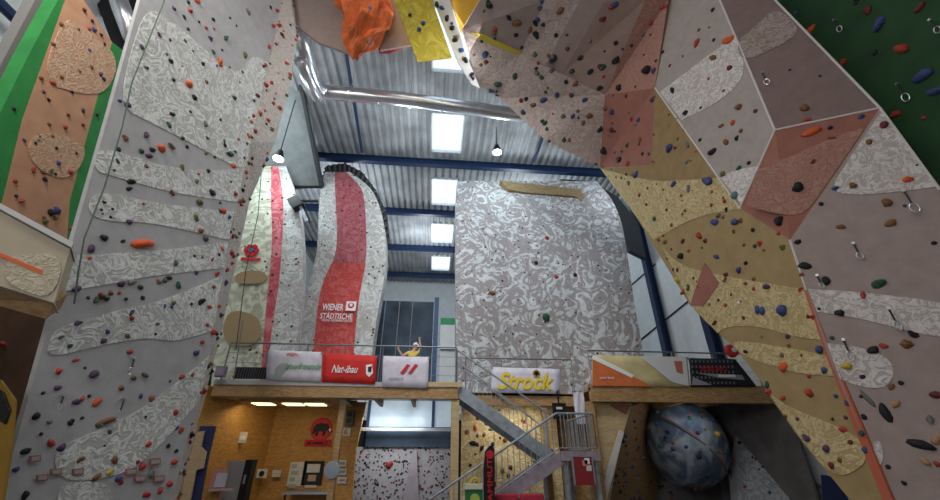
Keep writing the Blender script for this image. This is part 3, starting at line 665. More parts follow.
t = banner('advertising_banner', 'white banner with two slanting red bars', [(383, 356), (429, 357), (428, 388), (382, 387)], YB_, M_cw)
for x in (400, 408): print_poly(t, 'red_bar', [(x, 373), (x + 7, 364), (x + 10, 365), (x + 3, 374)], YB_ - .03, M_rp)
c = at(396, 379, Y=YB_ - .03); text('lettering', 'sport', mat('grey_print', (.3, .3, .34), .6), t, c, .4, .1)
t = banner('advertising_banner', 'white banner with yellow script above the staircase', [(492, 367), (560, 369), (560, 394), (491, 392)], 12.3, M_cw)
c = at(526, 381, Y=12.26); text('lettering', 'Strock', M_yp, t, c, 1.72, .50, shear=.35, bold=.025)
c = at(536.5, 373.5, Y=12.26)
for i in range(5):
    a = i * math.pi * 2 / 5 + .3; p = c + Vector((math.cos(a) * .06, 0, math.sin(a) * .06)); MB().tube([p, p + Vector((0, .012, 0))], .065, 8).build('sheaf_emblem', mat('ochre_print', (.42, .25, .03), .6), t)
t = banner('advertising_banner', 'orange and cream banner on the right railing', [(592, 355), (687, 357), (690, 387), (592, 386)], YB_, mat('cream_banner_cloth', (.58, .50, .26), .7, .5, 6, .2, 2))
print_poly(t, 'orange_field', [(592.5, 357), (640, 380), (652, 386.5), (592.5, 385.5)], YB_ - .03, mat('orange_field_print', (.60, .16, .05), .6, .2, 9, .15))
print_poly(t, 'white_stroke', [(592.5, 355.5), (598, 357), (634, 375), (632, 378), (592.5, 359)], YB_ - .045, M_wt)
print_poly(t, 'white_field', [(640, 357), (686, 357.5), (689, 386), (672, 382), (652, 366)], YB_ - .03, mat('pale_field_print', (.66, .68, .70), .6))
print_poly(t, 'red_mark', [(674, 361), (682, 361), (683, 374), (677, 372)], YB_ - .045, mat('rust_print', (.50, .16, .10), .6))
c = at(607, 378, Y=YB_ - .05); text('lettering', 'your limit', M_wt, t, c, .42, .08)
t = banner('advertising_banner', 'black checked banner with red lettering on the right railing', [(689, 358), (735, 359), (757, 387), (691, 387)], YB_, mat('black_banner_cloth', (.02, .02, .025), .6, .3, 8))
for i in range(11):
    for j in range(5):
        print_poly(t, 'check', [(691 + i * 4 + j * .6, 360 + j * 5.4), (692.6 + i * 4 + j * .6, 360 + j * 5.4), (692.8 + i * 4 + j * .6, 362.5 + j * 5.4), (691.2 + i * 4 + j * .6, 362.5 + j * 5.4)], YB_ - .025, mat('check_print', (.14, .14, .16), .6))
c = at(714, 369, Y=YB_ - .05); text('lettering', 'EDELRID', M_rp, t, c, .78, .12, bold=.01)
print_poly(t, 'grey_stripe', [(697, 373), (742, 375), (745, 380), (720, 378)], YB_ - .045, mat('grey_print', (.3, .3, .34), .6)); print_poly(t, 'pale_stripe', [(718, 374.5), (735, 374.5), (736, 377), (719, 377)], YB_ - .06, M_wt)
print_poly(t, 'grey_stripe', [(693, 377), (712, 385), (692, 385)], YB_ - .045, mat('grey_print', (.3, .3, .34), .6))
# black grille, red rope reel
t = thing('ventilation_grille', 'black slatted ventilation grille at the mezzanine edge', 'grille', at(251, 379, Y=YD))
a, b = at(236.5, 367, Y=YD), at(267, 379, Y=YD)
box('backing', (a.x, YD + .0, b.z), (b.x, YD + .05, a.z), M_blk, t)
for i in range(13):
    x = a.x + (b.x - a.x) * (i + .5) / 13; box('slat', (x - .012, YD - .03, b.z), (x + .012, YD, a.z), mat('grille_slat', (.08, .08, .09), .4), t)
t = thing('rope_reel', 'round red reel beside the black checked banner', 'reel', at(731, 352, Y=YD))
c = at(731, 351, Y=YD - .02)
MB().tube([c - Vector((0, .12, 0)), c], [.17, .2], 16).build('drum', mat('reel_red', (.55, .03, .03), .5), t); MB().tube([c - Vector((0, .16, 0)), c - Vector((0, .1, 0))], .07, 10).build('hub', M_wt, t)
t = thing('wall_box', 'small lilac control box on the rail post beside the grille', 'box', at(219, 376, Y=YD)); c = at(221, 372, Y=YD - .2)
MB().box(c - Vector((.12, .06, .12)), c + Vector((.12, .06, .14))).build('housing', mat('lilac_box', (.25, .20, .28), .5), t); box('cover', c + Vector((-.1, -.075, -.1)), c + Vector((.1, -.06, .1)), mat('lilac_cover', (.30, .25, .33), .5), t)

# ------------------------------------------------------------------ person behind the railing
def person():
    base = at(411, 352, Y=13.2); x0 = base.x; sk = at(399, 342, Y=13.0); hd = at(419, 337, Y=13.2)
    t = thing('person', 'person in a yellow shirt and light cap behind the railing', 'person', (x0, 13.2, DZ))
    z = DZ; hip = .92
    J = {'pel': (0, 0, hip), 'wst': (.02, 0, 1.12), 'chs': (.07, 0, 1.34), 'nck': (.11, 0, 1.48), 'hd1': (.13, -.01, 1.57), 'hd2': (.15, -.01, 1.70),
         'sl': (-.09, 0, 1.42), 'el': (-.28, -.06, 1.28), 'wl': (-.40, -.12, 1.44), 'fl': (-.45, -.14, 1.52),
         'sr': (.25, 0, 1.42), 'er': (.33, .08, 1.60), 'wr': (.28, .05, 1.84), 'fr': (.27, .05, 1.93),
         'hl': (-.10, 0, .88), 'kl': (-.12, -.03, .48), 'al': (-.12, .02, .08), 'tl': (-.13, -.13, .04),
         'hr': (.10, 0, .88), 'kr': (.13, -.03, .48), 'ar': (.13, .02, .08), 'tr': (.14, -.13, .04)}
    E_ = [('pel', 'wst'), ('wst', 'chs'), ('chs', 'nck'), ('nck', 'hd1'), ('hd1', 'hd2'), ('chs', 'sl'), ('sl', 'el'), ('el', 'wl'), ('wl', 'fl'), ('chs', 'sr'), ('sr', 'er'), ('er', 'wr'), ('wr', 'fr'),
          ('pel', 'hl'), ('hl', 'kl'), ('kl', 'al'), ('al', 'tl'), ('pel', 'hr'), ('hr', 'kr'), ('kr', 'ar'), ('ar', 'tr')]
    rad = {'pel': .15, 'wst': .13, 'chs': .15, 'nck': .06, 'hd1': .09, 'hd2': .08, 'sl': .065, 'el': .048, 'wl': .035, 'fl': .03, 'sr': .065, 'er': .048, 'wr': .035, 'fr': .03,
           'hl': .10, 'kl': .065, 'al': .045, 'tl': .04, 'hr': .10, 'kr': .065, 'ar': .045, 'tr': .04}
    ks = list(J); me = bpy.data.meshes.new('body'); me.from_pydata([J[k] for k in ks], [(ks.index(a), ks.index(b)) for a, b in E_], [])
    o = bpy.data.objects.new('body', me); COL.objects.link(o)
    o.modifiers.new('s', 'SKIN'); sv = me.skin_vertices[0].data
    for i, k_ in enumerate(ks): sv[i].radius = (rad[k_], rad[k_] * (.75 if k_ in ('pel', 'wst', 'chs') else 1)); sv[i].use_root = (k_ == 'pel')
    o.modifiers.new('u', 'SUBSURF').levels = 2
    bpy.context.view_layer.update()
    m2 = bpy.data.meshes.new_from_object(o.evaluated_get(bpy.context.evaluated_depsgraph_get())); bpy.data.objects.remove(o)
    skin = mat('skin', (.55, .33, .24), .6); shirt = mat('yellow_shirt', (.62, .50, .10), .8); jeans = mat('dark_trousers', (.05, .06, .09), .8)
    m2.materials.clear()
    for m_ in (skin, shirt, jeans): m2.materials.append(m_)
    for p in m2.polygons:
        c = p.center; p.use_smooth = True
        p.material_index = 2 if c.z < .98 else 1 if (c.z < 1.47 and -.17 < c.x < .31) else 0
    link('body', m2, None, t).matrix_parent_inverse = Matrix()
    h = bmesh.new(); bmesh.ops.create_uvsphere(h, u_segments=14, v_segments=8, radius=.105)
    for v_ in h.verts: v_.co = Vector((v_.co.x + .15, v_.co.y - .005, max(v_.co.z, -.005) * 1.0 + 1.68))
    mm = bpy.data.meshes.new('cap'); h.to_mesh(mm); h.free(); link('cap', mm, mat('cap_white', (.7, .68, .66), .8), t).matrix_parent_inverse = Matrix()
    for i in range(5):
        for (fx, fy, fz, dx) in ((-.45, -.14, 1.52, 1), (.27, .05, 1.93, -1)):
            a = (i - 2) * .3; L = (.05, .07, .075, .07, .055)[i]
            MB().tube([(fx + math.sin(a) * .02, fy, fz), (fx + math.sin(a) * (.02 + L * .6), fy - .005, fz + math.cos(a) * L * .6), (fx + math.sin(a) * (.02 + L), fy - .02, fz + math.cos(a) * L)], [.01, .009, .007], 6).build('finger', skin, t).matrix_parent_inverse = Matrix()
    t.scale = (.93, .93, .93)
person()

# ------------------------------------------------------------------ room under the left mezzanine
WX0 = at(272, 430, Y=13.8).x; WX1 = at(345, 430, Y=13.8).x
st(box('wall_room_back', (WX0, 13.8, 0), (WX1 + .25, 13.95, DZ - .1), M_wood))
pL = [at(206, 392, Y=11.25), at(172, 520, Y=11.25)]
st(MB().poly([Vector((WX0, 13.8, 0)), Vector((WX0, 13.8, DZ - .1)), Vector((-5.75, 11.22, DZ - .1)), Vector((-5.75, 11.22, 0))], .12).build('wall_room_left', M_wood))
st(box('wall_room_side', (-8.5, 11.2, 0), (-5.75, 11.35, DZ - .1), M_wood))
st(box('ceiling_room', (-6.2, YD + .14, DZ - .34), (WX1 + .2, 13.8, DZ - .29), M_tan))
def wl(x, y, Y=13.8): return at(x, y, Y=Y)
t = thing('ceiling_lamp', 'long recessed ceiling lamp in the orange wooden room', 'lamp', (-4.6, 12.2, DZ - .4))
box('tray', (-5.2, 11.75, DZ - .42), (-2.9, 12.5, DZ - .345), wood('lamp_tray', (.40, .25, .10), (.55, .40, .18)), t)
for x in (-4.9, -4.1, -3.5): box('lamp_cover', (x, 11.9, DZ - .445), (x + .5, 12.35, DZ - .42), mat('warm_glow', (1, .80, .42), .5, emit=2.2), t)
area('room_light', (-4.3, 12.1, DZ - .5), 2.0, 11, (1, .80, .52), (-4.3, 13.2, 0), .6)
area('bay_fill', (-1.3, 13.9, DZ - .5), 2.0, 36, (.9, .96, 1), (-1.3, 15, 1), .6)  # unseen fill under the deck, no lamp in the bay
area('stair_fill', (2.4, 12.9, DZ - .5), 2.0, 17, (1, .9, .75), (2.4, 13.8, 1), .4)  # unseen fill behind the stairs, no lamp there
# emblem with mammoth on the back wall
t = thing('wall_emblem', 'round red emblem with a black mammoth above a red name plate', 'sign', wl(321, 446))
c = wl(321.5, 429, 13.78); MB().tube([c, c + Vector((0, .015, 0))], .33, 28).build('disc', M_rp, t)
MB().tube([c + Vector((0, -.008, 0)), c + Vector((0, 0, 0))], .29, 28).build('inner_disc', mat('bright_red_print', (.65, .05, .04), .6), t)
mam = [(-.26, -.12), (-.24, .04), (-.16, .14), (-.02, .18), (.08, .14), (.16, .16), (.22, .10), (.24, .0), (.28, -.08), (.22, -.10), (.18, -.02), (.15, -.06), (.12, -.2), (.06, -.2), (.05, -.08), (-.06, -.06), (-.08, -.2), (-.15, -.2), (-.16, -.08), (-.2, -.16)]
MB().poly([c + Vector((x, -.02, z)) for x, z in mam], .008).build('mammoth', M_bp, t)
MB().poly([c + Vector((x, -.024, z)) for x, z in ((.22, .0), (.30, .02), (.27, -.09), (.24, -.05))], .006).build('tusk', M_wt, t)
c = wl(318, 443, 13.78); box('name_plate', c + Vector((-.40, -.012, -.09)), c + Vector((.40, .01, .09)), M_rp, t); text('lettering', 'MAMMUT', M_bp, t, c + Vector((0, -.016, 0)), .62, .1, bold=.01)
def frame_sheet(name, label, x0, y0, x1, y1, m, cat='poster', Y=13.78, fm=None):
    a, b = wl(x0, y0, Y), wl(x1, y1, Y); t = thing(name, label, cat, (a.x, Y, b.z))
    sh_ = box('sheet', (a.x, Y - .012, b.z), (b.x, Y + .015, a.z), m, t)
    if fm:
        k = MB(); w_ = .03
        for q in ((a.x, b.z, b.x, b.z + w_), (a.x, a.z - w_, b.x, a.z), (a.x, b.z, a.x + w_, a.z), (b.x - w_, b.z, b.x, a.z)): k.box((q[0], Y - .03, q[1]), (q[2], Y - .005, q[3]))
        k.build('frame', fm, t)
    return sh_, a, b
M_paper = mat('paper', (.62, .62, .58), .8, .2, 20, .1, 8)
t, a, b = frame_sheet('notice', 'white paper notice left of the black poster', 291, 462, 303, 486, M_paper)
for i in range(4): box('printed_block', (a.x + .06, 13.76, a.z - .16 - i * .17), (a.x + .2 + .08 * (i % 2), 13.769, a.z - .06 - i * .17), mat('grey_green_print', (.36, .42, .40), .6), t)
t, a, b = frame_sheet('poster', 'black framed poster beside the white paper notice', 305, 461, 321, 485, M_bp, 'poster', 13.78, M_blk)
box('printed_block', (a.x + .1, 13.755, a.z - .3), (b.x - .1, 13.768, a.z - .08), M_paper, t); box('printed_block', (a.x + .17, 13.755, a.z - .52), (b.x - .17, 13.768, a.z - .36), mat('skin_print', (.5, .34, .25), .7), t); box('printed_block', (a.x + .12, 13.755, a.z - .68), (b.x - .12, 13.768, a.z - .6), M_paper, t)
t, a, b = frame_sheet('wall_switch', 'white switch plate on the orange left room wall', 240.5, 432, 245.5, 443, M_paper, 'switch', 12.6)
box('rocker', (a.x + .04, 12.575, a.z - .2), (b.x - .04, 12.59, a.z - .1), M_wt, t)
t, a, b = frame_sheet('thermostat', 'white thermostat with a dark dial on the orange wall', 258, 469, 266, 478, M_paper, 'thermostat', 13.5)
MB().tube([(a.x * .5 + b.x * .5, 13.46, (a.z + b.z) / 2), (a.x * .5 + b.x * .5, 13.49, (a.z + b.z) / 2)], .07, 12).build('dial', M_blk, t)
t, a, b = frame_sheet('wall_socket', 'white wall socket beside the thermostat', 273, 470, 280, 477, M_paper, 'socket', 13.7)
for d in (.05, .12): MB().tube([(a.x + d, 13.68, (a.z + b.z) / 2), (a.x + d, 13.69, (a.z + b.z) / 2)], .012, 8).build('hole', M_blk, t)
t, a, b = frame_sheet('number_sign', 'small white sign with a red number on the wooden jamb', 342, 428, 350, 436, M_paper, 'sign', 13.56)
text('lettering', '6', M_rp, t, ((a.x + b.x) / 2, 13.545, (a.z + b.z) / 2), .1, .16)
for i, nm in enumerate(('top', 'middle', 'bottom')):
    t, a, b = frame_sheet('info_card', '%s white card of the column beside the round mirror' % nm, 338, 460 + i * 8.5, 346, 466.5 + i * 8.5, M_paper, 'card', 13.56)
    box('printed_block', (a.x + .04, 13.54, b.z + .05), (b.x - .04, 13.547, b.z + .12), mat('grey_print', (.3, .3, .34), .6), t)
t = thing('round_mirror', 'round grey mirror on the wooden column', 'mirror', wl(331, 482, 12.0)); c = wl(332, 470, YD + .27)
MB().tube([c + Vector((0, -.03, 0)), c], [.19, .2], 20).build('frame', M_bluegrey, t); MB().tube([c + Vector((0, -.035, 0)), c + Vector((0, -.03, 0))], .175, 20).build('glass', mat('mirror_glass', (.45, .52, .58), .15, metal=.8), t)
t = thing('loudspeaker', 'small dark loudspeaker on the jamb above the number sign', 'speaker', wl(350, 424, 13.5)); c = wl(350, 418, 13.5)
box('cabinet', c - Vector((.11, .1, .22)), c + Vector((.11, .12, .22)), mat('speaker_grey', (.10, .11, .10), .6), t)
for dz in (-.08, .1): MB().tube([c + Vector((0, -.115, dz)), c + Vector((0, -.1, dz))], .075, 12).build('cone', M_blk, t)
# jamb, blue door frame, counter, brochure stand
tag(MB().poly([wl(x, y, 13.6) for x, y in ((348, 402), (366, 402), (356, 450), (350, 520), (333, 520), (338, 450))], .15).build('wooden_jamb', M_wood), 'slanting orange wooden jamb beside the glazed bay', 'jamb')
t = thing('door_frame', 'dark blue door frame with a cream board leaning at the tower foot', 'door', at(195, 500, Y=10.6))
MB().poly([at(x, y, Y=10.7) for x, y in ((200, 426), (215, 426), (208, 455), (192, 540), (176, 540), (186, 480))], .08).build('frame', mat('navy_paint', (.03, .04, .13), .5), t)
MB().poly([at(x, y, Y=10.6) for x, y in ((197, 432), (204, 431), (201, 447), (206, 452), (203, 468), (196, 470), (182, 540), (172, 540), (186, 470))], .05).build('board', wood('cream_ply', (.48, .34, .19), (.58, .44, .27)), t)
t = thing('brochure_stand', 'pink brochure stand with a shelf beside the grey counter', 'stand', at(220, 540, Y=11.0)); a, b = at(213, 468, Y=11.0), at(227, 468, Y=11.0)
box('back_panel', (a.x, 11.0, 0), (b.x, 11.06, a.z), mat('pink_panel', (.62, .25, .22), .6), t)
c = at(221, 480, Y=10.98); box('leaflet', c + Vector((-.12, -.01, -.14)), c + Vector((.12, .0, .14)), mat('pale_leaflet', (.55, .55, .66), .6), t)
c = at(221, 490, Y=10.9); box('shelf', c + Vector((-.24, -.08, -.02)), c + Vector((.24, .1, .02)), mat('pink_shelf', (.55, .38, .34), .6), t); box('lower_panel', (a.x + .03, 10.96, 0), (b.x - .03, 10.99, c.z - .03), M_wood, t)
t = thing('counter_screen', 'grey counter screen with a black end panel', 'screen', at(238, 540, Y=11.8)); a, b = at(228, 461, Y=11.8), at(246, 461, Y=11.8)
box('panel', (a.x, 11.8, 0), (b.x, 11.88, a.z), mat('grey_laminate', (.27, .26, .27), .5), t); box('end_panel', (b.x, 11.78, 0), (b.x + .17, 12.1, a.z + .03), M_blk, t)
box('door_handle', (b.x + .06, 11.74, a.z - .5), (b.x + .1, 11.78, a.z - .3), M_bluegrey, t)
t = thing('desk', 'grey edged desk under the black poster', 'desk', wl(305, 500, 13)); a = wl(285, 492, 13.2); b = wl(330, 492, 13.2)
box('top', (a.x, 13.0, a.z - .05), (b.x, 13.78, a.z), M_bluegrey, t)
for x in (a.x + .04, b.x - .09): box('leg', (x, 13.05, 0), (x + .05, 13.1, a.z - .05), M_blk, t)

# ------------------------------------------------------------------ glazed bay and speckled wall under the mezzanine
t = thing('climbing_wall', 'white speckled climbing wall seen through the bay below the walkway', 'climbing wall', (-1, 15.2, 0))
xa, xb, xc = at(352, 470, Y=15.2).x, at(412, 470, Y=15.2).x, at(456, 470, Y=15.2).x; zt = at(400, 447, Y=15.2).z
M_speck = mat('white_speckled_plaster', (.42, .40, .42), .8, .2, 40, .12, 9)
reg('SP', [Vector((xa, 15.2, 0)), Vector((xc, 15.2, 0)), Vector((xc, 15.2, zt)), Vector((xa, 15.2, zt))])
box('wall_panel', (xa, 15.2, 0), (xb - .01, 15.3, zt), M_speck, t); box('wall_panel', (xb + .01, 15.2, 0), (xc, 15.3, zt), M_speck, t)
MB().poly([Vector((xb - .35, 15.18, 0)), Vector((xb + .35, 15.18, 0)), Vector((xb + .12, 15.05, zt - .1)), Vector((xb + .02, 15.05, zt - .1))], .1).build('arete_panel', mat('lilac_plaster', (.42, .38, .42), .8, .2, 40, .1), t)
st(box('window_1', (xa + .3, 15.2, zt + .62), (xc, 15.24, DZ + .3), mat('bay_glazing', (.55, .66, .74), .15, 0, 20, .1, 2)))
tag(box('blue_beam', (xa + .35, 15.1, zt), (xc, 15.35, zt + .62), mat('dusk_blue_paint', (.05, .08, .12), .5, .2, 5, .3, 2)), 'dark blue beam above the white speckled wall', 'beam')
tag(box('cable_tray', (xa + .0, 14.6, zt + .46), (xc, 14.75, zt + .56), M_silver), 'silver cable tray running in front of the dark blue beam', 'tray')
for x in (368, 433):
    c = at(x, 420, Y=15.15); st(box('trim_%d' % (10 + (x > 400)), (c.x - .05, 15.12, zt + .62), (c.x + .05, 15.2, DZ + .3), M_blue))
# yellow bouldering wall behind the stairs
t = thing('climbing_wall', 'yellowish bouldering wall with coloured holds behind the staircase', 'climbing wall', (2.4, 13.6, 0))
xa, xb = at(461, 450, Y=13.6).x, at(560, 450, Y=13.6).x
reg('YB', [Vector((xa, 13.6, 0)), Vector((xb, 13.6, 0)), Vector((xb, 13.6, DZ - .12)), Vector((xa, 13.6, DZ - .12))])
M_yb = swirl('cream_boulder_plaster', (.52, .40, .20), (.70, .60, .36), 3, 30, .4)
for i in range(3): box('wall_panel', (xa + (xb - xa) * i / 3 + .01, 13.6, 0), (xa + (xb - xa) * (i + 1) / 3 - .01, 13.75, DZ - .12), M_yb, t)
# dark cave on the right with round boulder
t = thing('climbing_wall', 'dim grey bouldering cave wall under the right walkway', 'climbing wall', (8, 15.3, 0))
xa, xb = at(600, 450, Y=15.3).x, XR - .05
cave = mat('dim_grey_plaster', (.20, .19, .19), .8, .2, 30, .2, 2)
reg('CV', [Vector((xa, 15.3, 0)), Vector((xb, 15.3, 0)), Vector((xb, 15.3, DZ)), Vector((xa, 15.3, DZ))])
area('cave_fill', (7.6, 11.9, DZ - .55), 1.6, 7, (.9, .95, 1), (6.6, 14, 1.6), .5)  # unseen light added to brighten the cave and round boulder
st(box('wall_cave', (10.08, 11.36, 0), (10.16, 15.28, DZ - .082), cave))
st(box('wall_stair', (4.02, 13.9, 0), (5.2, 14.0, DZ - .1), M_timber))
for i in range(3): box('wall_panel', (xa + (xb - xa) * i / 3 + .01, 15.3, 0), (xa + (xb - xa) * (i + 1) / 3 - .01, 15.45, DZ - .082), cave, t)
gp = plane(at(735, 420, Y=13.8), at(812, 420, Y=11.9), at(830, 500, Y=11.5))
panel('slanting_panel', 'CV', [on(gp, *q) for q in ((742, 404), (772, 404), (800, 440), (832, 500), (846, 540), (735, 540), (728, 470))], mat('bluish_grey_plaster', (.30, .31, .33), .8, .2, 30, .15, 2), t, .15)
relief(gp, [(735, 450), (756, 452), (800, 470), (826, 500), (824, 530), (740, 530)], swirl('bluish_swirl', (.30, .32, .34), (.46, .50, .52), 3, 30, .3), t)
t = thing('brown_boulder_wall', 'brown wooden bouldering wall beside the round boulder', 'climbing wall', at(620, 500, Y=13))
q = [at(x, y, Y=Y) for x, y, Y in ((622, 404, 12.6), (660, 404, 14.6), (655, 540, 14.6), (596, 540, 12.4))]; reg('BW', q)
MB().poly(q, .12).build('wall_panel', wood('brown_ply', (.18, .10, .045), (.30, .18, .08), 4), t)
t = thing('round_boulder', 'round blue grey boulder volume hanging under the right walkway', 'boulder', at(687, 490, Y=13.9))
c = at(686, 443, Y=13.7); rad = 1.29
h = bmesh.new(); bmesh.ops.create_icosphere(h, subdivisions=5, radius=1)
for v_ in h.verts:
    d = v_.co.normalized(); k_ = 1 + .035 * math.sin(3.1 * d.x + 1) * math.cos(2.7 * d.z) + .015 * math.sin(9 * d.x + 4 * d.y)
    v_.co = c + Vector((d.x * rad, d.y * rad * .85, d.z * rad * 1.02)) * k_
me = bpy.data.meshes.new('shell'); h.to_mesh(me); h.free()
for p in me.polygons: p.use_smooth = True
for p in me.polygons:
    if p.index % 1 == 0: pass
bm_ = swirl('blue_boulder_plaster', (.07, .10, .15), (.28, .31, .34), 1.1, 7, .3, 2., 6)
link('shell', me, bm_, t)
pts_b = [v_.co.copy() for v_ in me.vertices]
for i in range(0): pass
for p in me.polygons:
    WALLS.setdefault('BO', []).append(tuple(me.vertices[k_].co.copy() for k_ in p.vertices) + (p.normal.copy(),)) if p.normal.y < .1 else None
dv = Vector((.62, 0, -.78))
seam = []
for i in range(17):
    a = -1.1 + i * 2.2 / 16; d = Vector((math.sin(a) * .72 - .16, -math.cos(a), -math.sin(a) * .66 + .02)).normalized(); seam.append(c + Vector((d.x * rad, d.y * rad * .85, d.z * rad * 1.02)) * 1.0)
MB().tube(seam, .05, 6).build('seam', mat('boulder_seam', (.14, .09, .09), .8), t)
box('wall_mount', (c.x - .6, c.y + .9, c.z - .5), (c.x + .6, 15.29, c.z + .5), M_dark, t)
tag(MB().poly([at(x, y, Y=10.9) for x, y in ((824, 475), (842, 478), (860, 540), (830, 540))], .1).build('navy_post', mat('navy_paint', (.03, .04, .13), .5)), 'navy blue padded post beside the ochre tower foot', 'post')

# ------------------------------------------------------------------ staircase
t = thing('staircase', 'galvanised steel staircase with a landing up to the mezzanine', 'staircase', (2.4, 11.2, 0))
LZ = at(577, 453, Y=10.15).z; X1 = at(560, 452, Y=10.15).x; X0 = XB1 + .05; XE = at(598, 452, Y=10.15).x
M_st = mat('stair_steel', (.30, .34, .38), .5, .15, 25, .2, 6, .4); M_st2 = mat('stair_steel_lilac', (.36, .31, .36), .5, .15, 25, .2, 6, .3)
for Y in (11.32, 12.3): MB().bar((X0 - .05, Y, DZ - .12), (X1 + .05, Y, LZ - .06), .06, .30).build('stringer', M_st, t)
n = 8
for i in range(n):
    s = (i + .5) / n; x = X0 + (X1 - X0) * s; z = DZ + (LZ - DZ) * (i + 1) / (n + 1); box('tread', (x - .17, 11.36, z - .03), (x + .17, 12.26, z), M_bluegrey, t)
XG = X1 - 3.0
for Y in (10.2, 11.1): MB().bar((X1 + .05, Y, LZ - .1), (XG, Y, .05), .06, .26).build('stringer', M_st2, t)
for i in range(n):
    s = (i + .5) / n; x = X1 + (XG - X1) * s; z = LZ - LZ * (i + 1) / (n + 1); box('tread', (x - .17, 10.24, z - .03), (x + .17, 11.06, z), M_bluegrey, t)
box('landing', (X1, 10.15, LZ - .08), (XE, 12.35, LZ), M_bluegrey, t); box('landing_fascia', (X1, 10.1, LZ - .16), (XE + .03, 10.15, LZ + .04), M_st2, t)
for x, Y in ((X1 + .12, 10.25), (XE - .06, 10.25), (X1 + .12, 12.2), (XE - .06, 12.2)): MB().bar((x, Y, 0), (x, Y, LZ - .08), .09, .09).build('support_post', M_st, t)
def rail(p, q, n, h=.86, name='baluster'):
    p, q = Vector(p), Vector(q); u = Vector((0, 0, h))
    hr_ = MB().tube([p + u, q + u], .026, 8).build('handrail', M_st, t); MB().tube([p + u * .12, q + u * .12], .016, 6).build('bottom_rail', M_st, t)
    for i in range(n + 1):
        a = p.lerp(q, i / n); MB().tube([a + u * .12, a + u], .011, 5).build(name, M_st, hr_)
rail((X1, 10.17, LZ), (XE, 10.17, LZ), 10); rail((XE, 10.17, LZ), (XE, 12.3, LZ), 12)
rail((X1, 10.17, LZ), (XG, 10.17, .1), 22)
MB().tube([(X0 - .1, 11.3, DZ + .98), (X1 + .1, 11.3, LZ + .98)], .026, 8).build('handrail', M_st, t)
MB().tube([(X0 - .1, 11.3, DZ + .55), (X1 + .1, 11.3, LZ + .55)], .014, 6).build('mid_rail', M_st, t)
rail((X0, 12.32, DZ), (X1, 12.32, LZ), 18)
for x in (X0 - .1, X1): MB().tube([(x, 11.3, (DZ if x < X1 else LZ) - .1), (x, 11.3, (DZ if x < X1 else LZ) + .98)], .03, 8).build('newel', M_st, t)
# things around the stairs
t = thing('notice_board', 'red board with small cards hanging below the stair landing', 'board', at(583, 486, Y=10.12)); a, b = at(572, 457, Y=10.12), at(594, 485, Y=10.12)
box('panel', (a.x, 10.06, b.z), (b.x, 10.1, a.z), mat('dark_red_board', (.26, .025, .03), .6), t)
k = MB()
for q in ((a.x - .03, b.z, a.x, a.z), (b.x, b.z, b.x + .03, a.z), (a.x - .03, a.z, b.x + .03, a.z + .03)): k.box((q[0], 10.05, q[1]), (q[2], 10.11, q[3]))
k.build('frame', M_bluegrey, t)
for (x, y, m_) in ((587, 461, M_wt), (589, 468, M_paper), (585, 463, mat('pink_card', (.6, .25, .3), .6))): c = at(x, y, Y=10.05); box('card', c - Vector((.06, .004, .06)), c + Vector((.06, .004, .06)), m_, t)
t = thing('beach_flag', 'black beach flag with red lettering beside the green bin', 'flag', at(489, 520, Y=9.6))
fl = [(484, 520), (483.5, 470), (485, 452), (489, 446), (493, 445), (494.5, 450), (495, 520)]
MB().poly([at(x, y, Y=9.6) for x, y in fl], .02).build('cloth', M_blk, t)
MB().tube([at(483.5, 525, Y=9.62), at(483, 470, Y=9.62), at(485, 451, Y=9.62), at(490, 445, Y=9.62)], .014, 6).build('pole', M_bluegrey, t)
box('base', at(485, 540, Y=9.5) * 1, at(499, 543, Y=9.66), M_blk, t)
c = at(490, 484, Y=9.585); text('lettering', 'MAMMUT', M_rp, t, c, .95, .11, rot=(math.pi / 2, -math.pi / 2, 0), bold=.02)
c = at(490, 454.5, Y=9.585); MB().tube([c, c + Vector((0, .01, 0))], .085, 14).build('emblem', M_rp, t)
t = thing('green_bin', 'green bin with a cream lid and yellow ring handle', 'bin', at(475, 520, Y=9.8)); a, b = at(466, 489, Y=9.8), at(483, 489, Y=9.8)
box('body', (a.x, 9.7, 0), (b.x, 10.1, a.z), mat('bin_green', (.03, .17, .07), .5), t); box('lid', (a.x - .03, 9.66, a.z), (b.x + .03, 10.14, a.z + .09), mat('cream_lid', (.62, .62, .45), .5), t)
c = at(475, 483, Y=9.85); MB().tube([c + Vector((math.cos(i * math.pi / 8) * .09, 0, math.sin(i * math.pi / 8) * .09)) for i in range(17)], .03, 8, False).build('ring_handle', mat('yellow_ring', (.55, .42, .10), .5), t)
c = at(475, 499, Y=9.69); MB().tube([c, c + Vector((0, .02, 0))], .1, 12).build('badge', mat('lime_badge', (.40, .50, .10), .5), t)
for x0, x1, nm in ((495, 519, 'left of two beside the flag'), (520, 545, 'right of two below the stairs')):
    t = thing('crash_mat', 'red crash mat standing upright, ' + ('beside the black flag' if x0 == 495 else 'below the stair flight'), 'mat', at(x0, 520, Y=9.9)); a, b = at(x0, 494, Y=9.95), at(x1, 494, Y=9.95)
    m0 = MB(); m0.box((a.x, 9.95, 0), (b.x - .02, 10.09, a.z)); o = m0.build('cover', mat('mat_red', (.45, .03, .06), .5), t); bv = o.modifiers.new('b', 'BEVEL'); bv.width = .04; bv.segments = 3
    box('handle_strap', ((a.x + b.x) / 2 - .15, 9.93, a.z - .2), ((a.x + b.x) / 2 + .15, 9.945, a.z - .15), M_blk, t)
t, a, b = frame_sheet('info_screen', 'black information screen hanging above the stair landing', 552, 403, 567, 419, M_blk, 'screen', 11.9, M_blk)
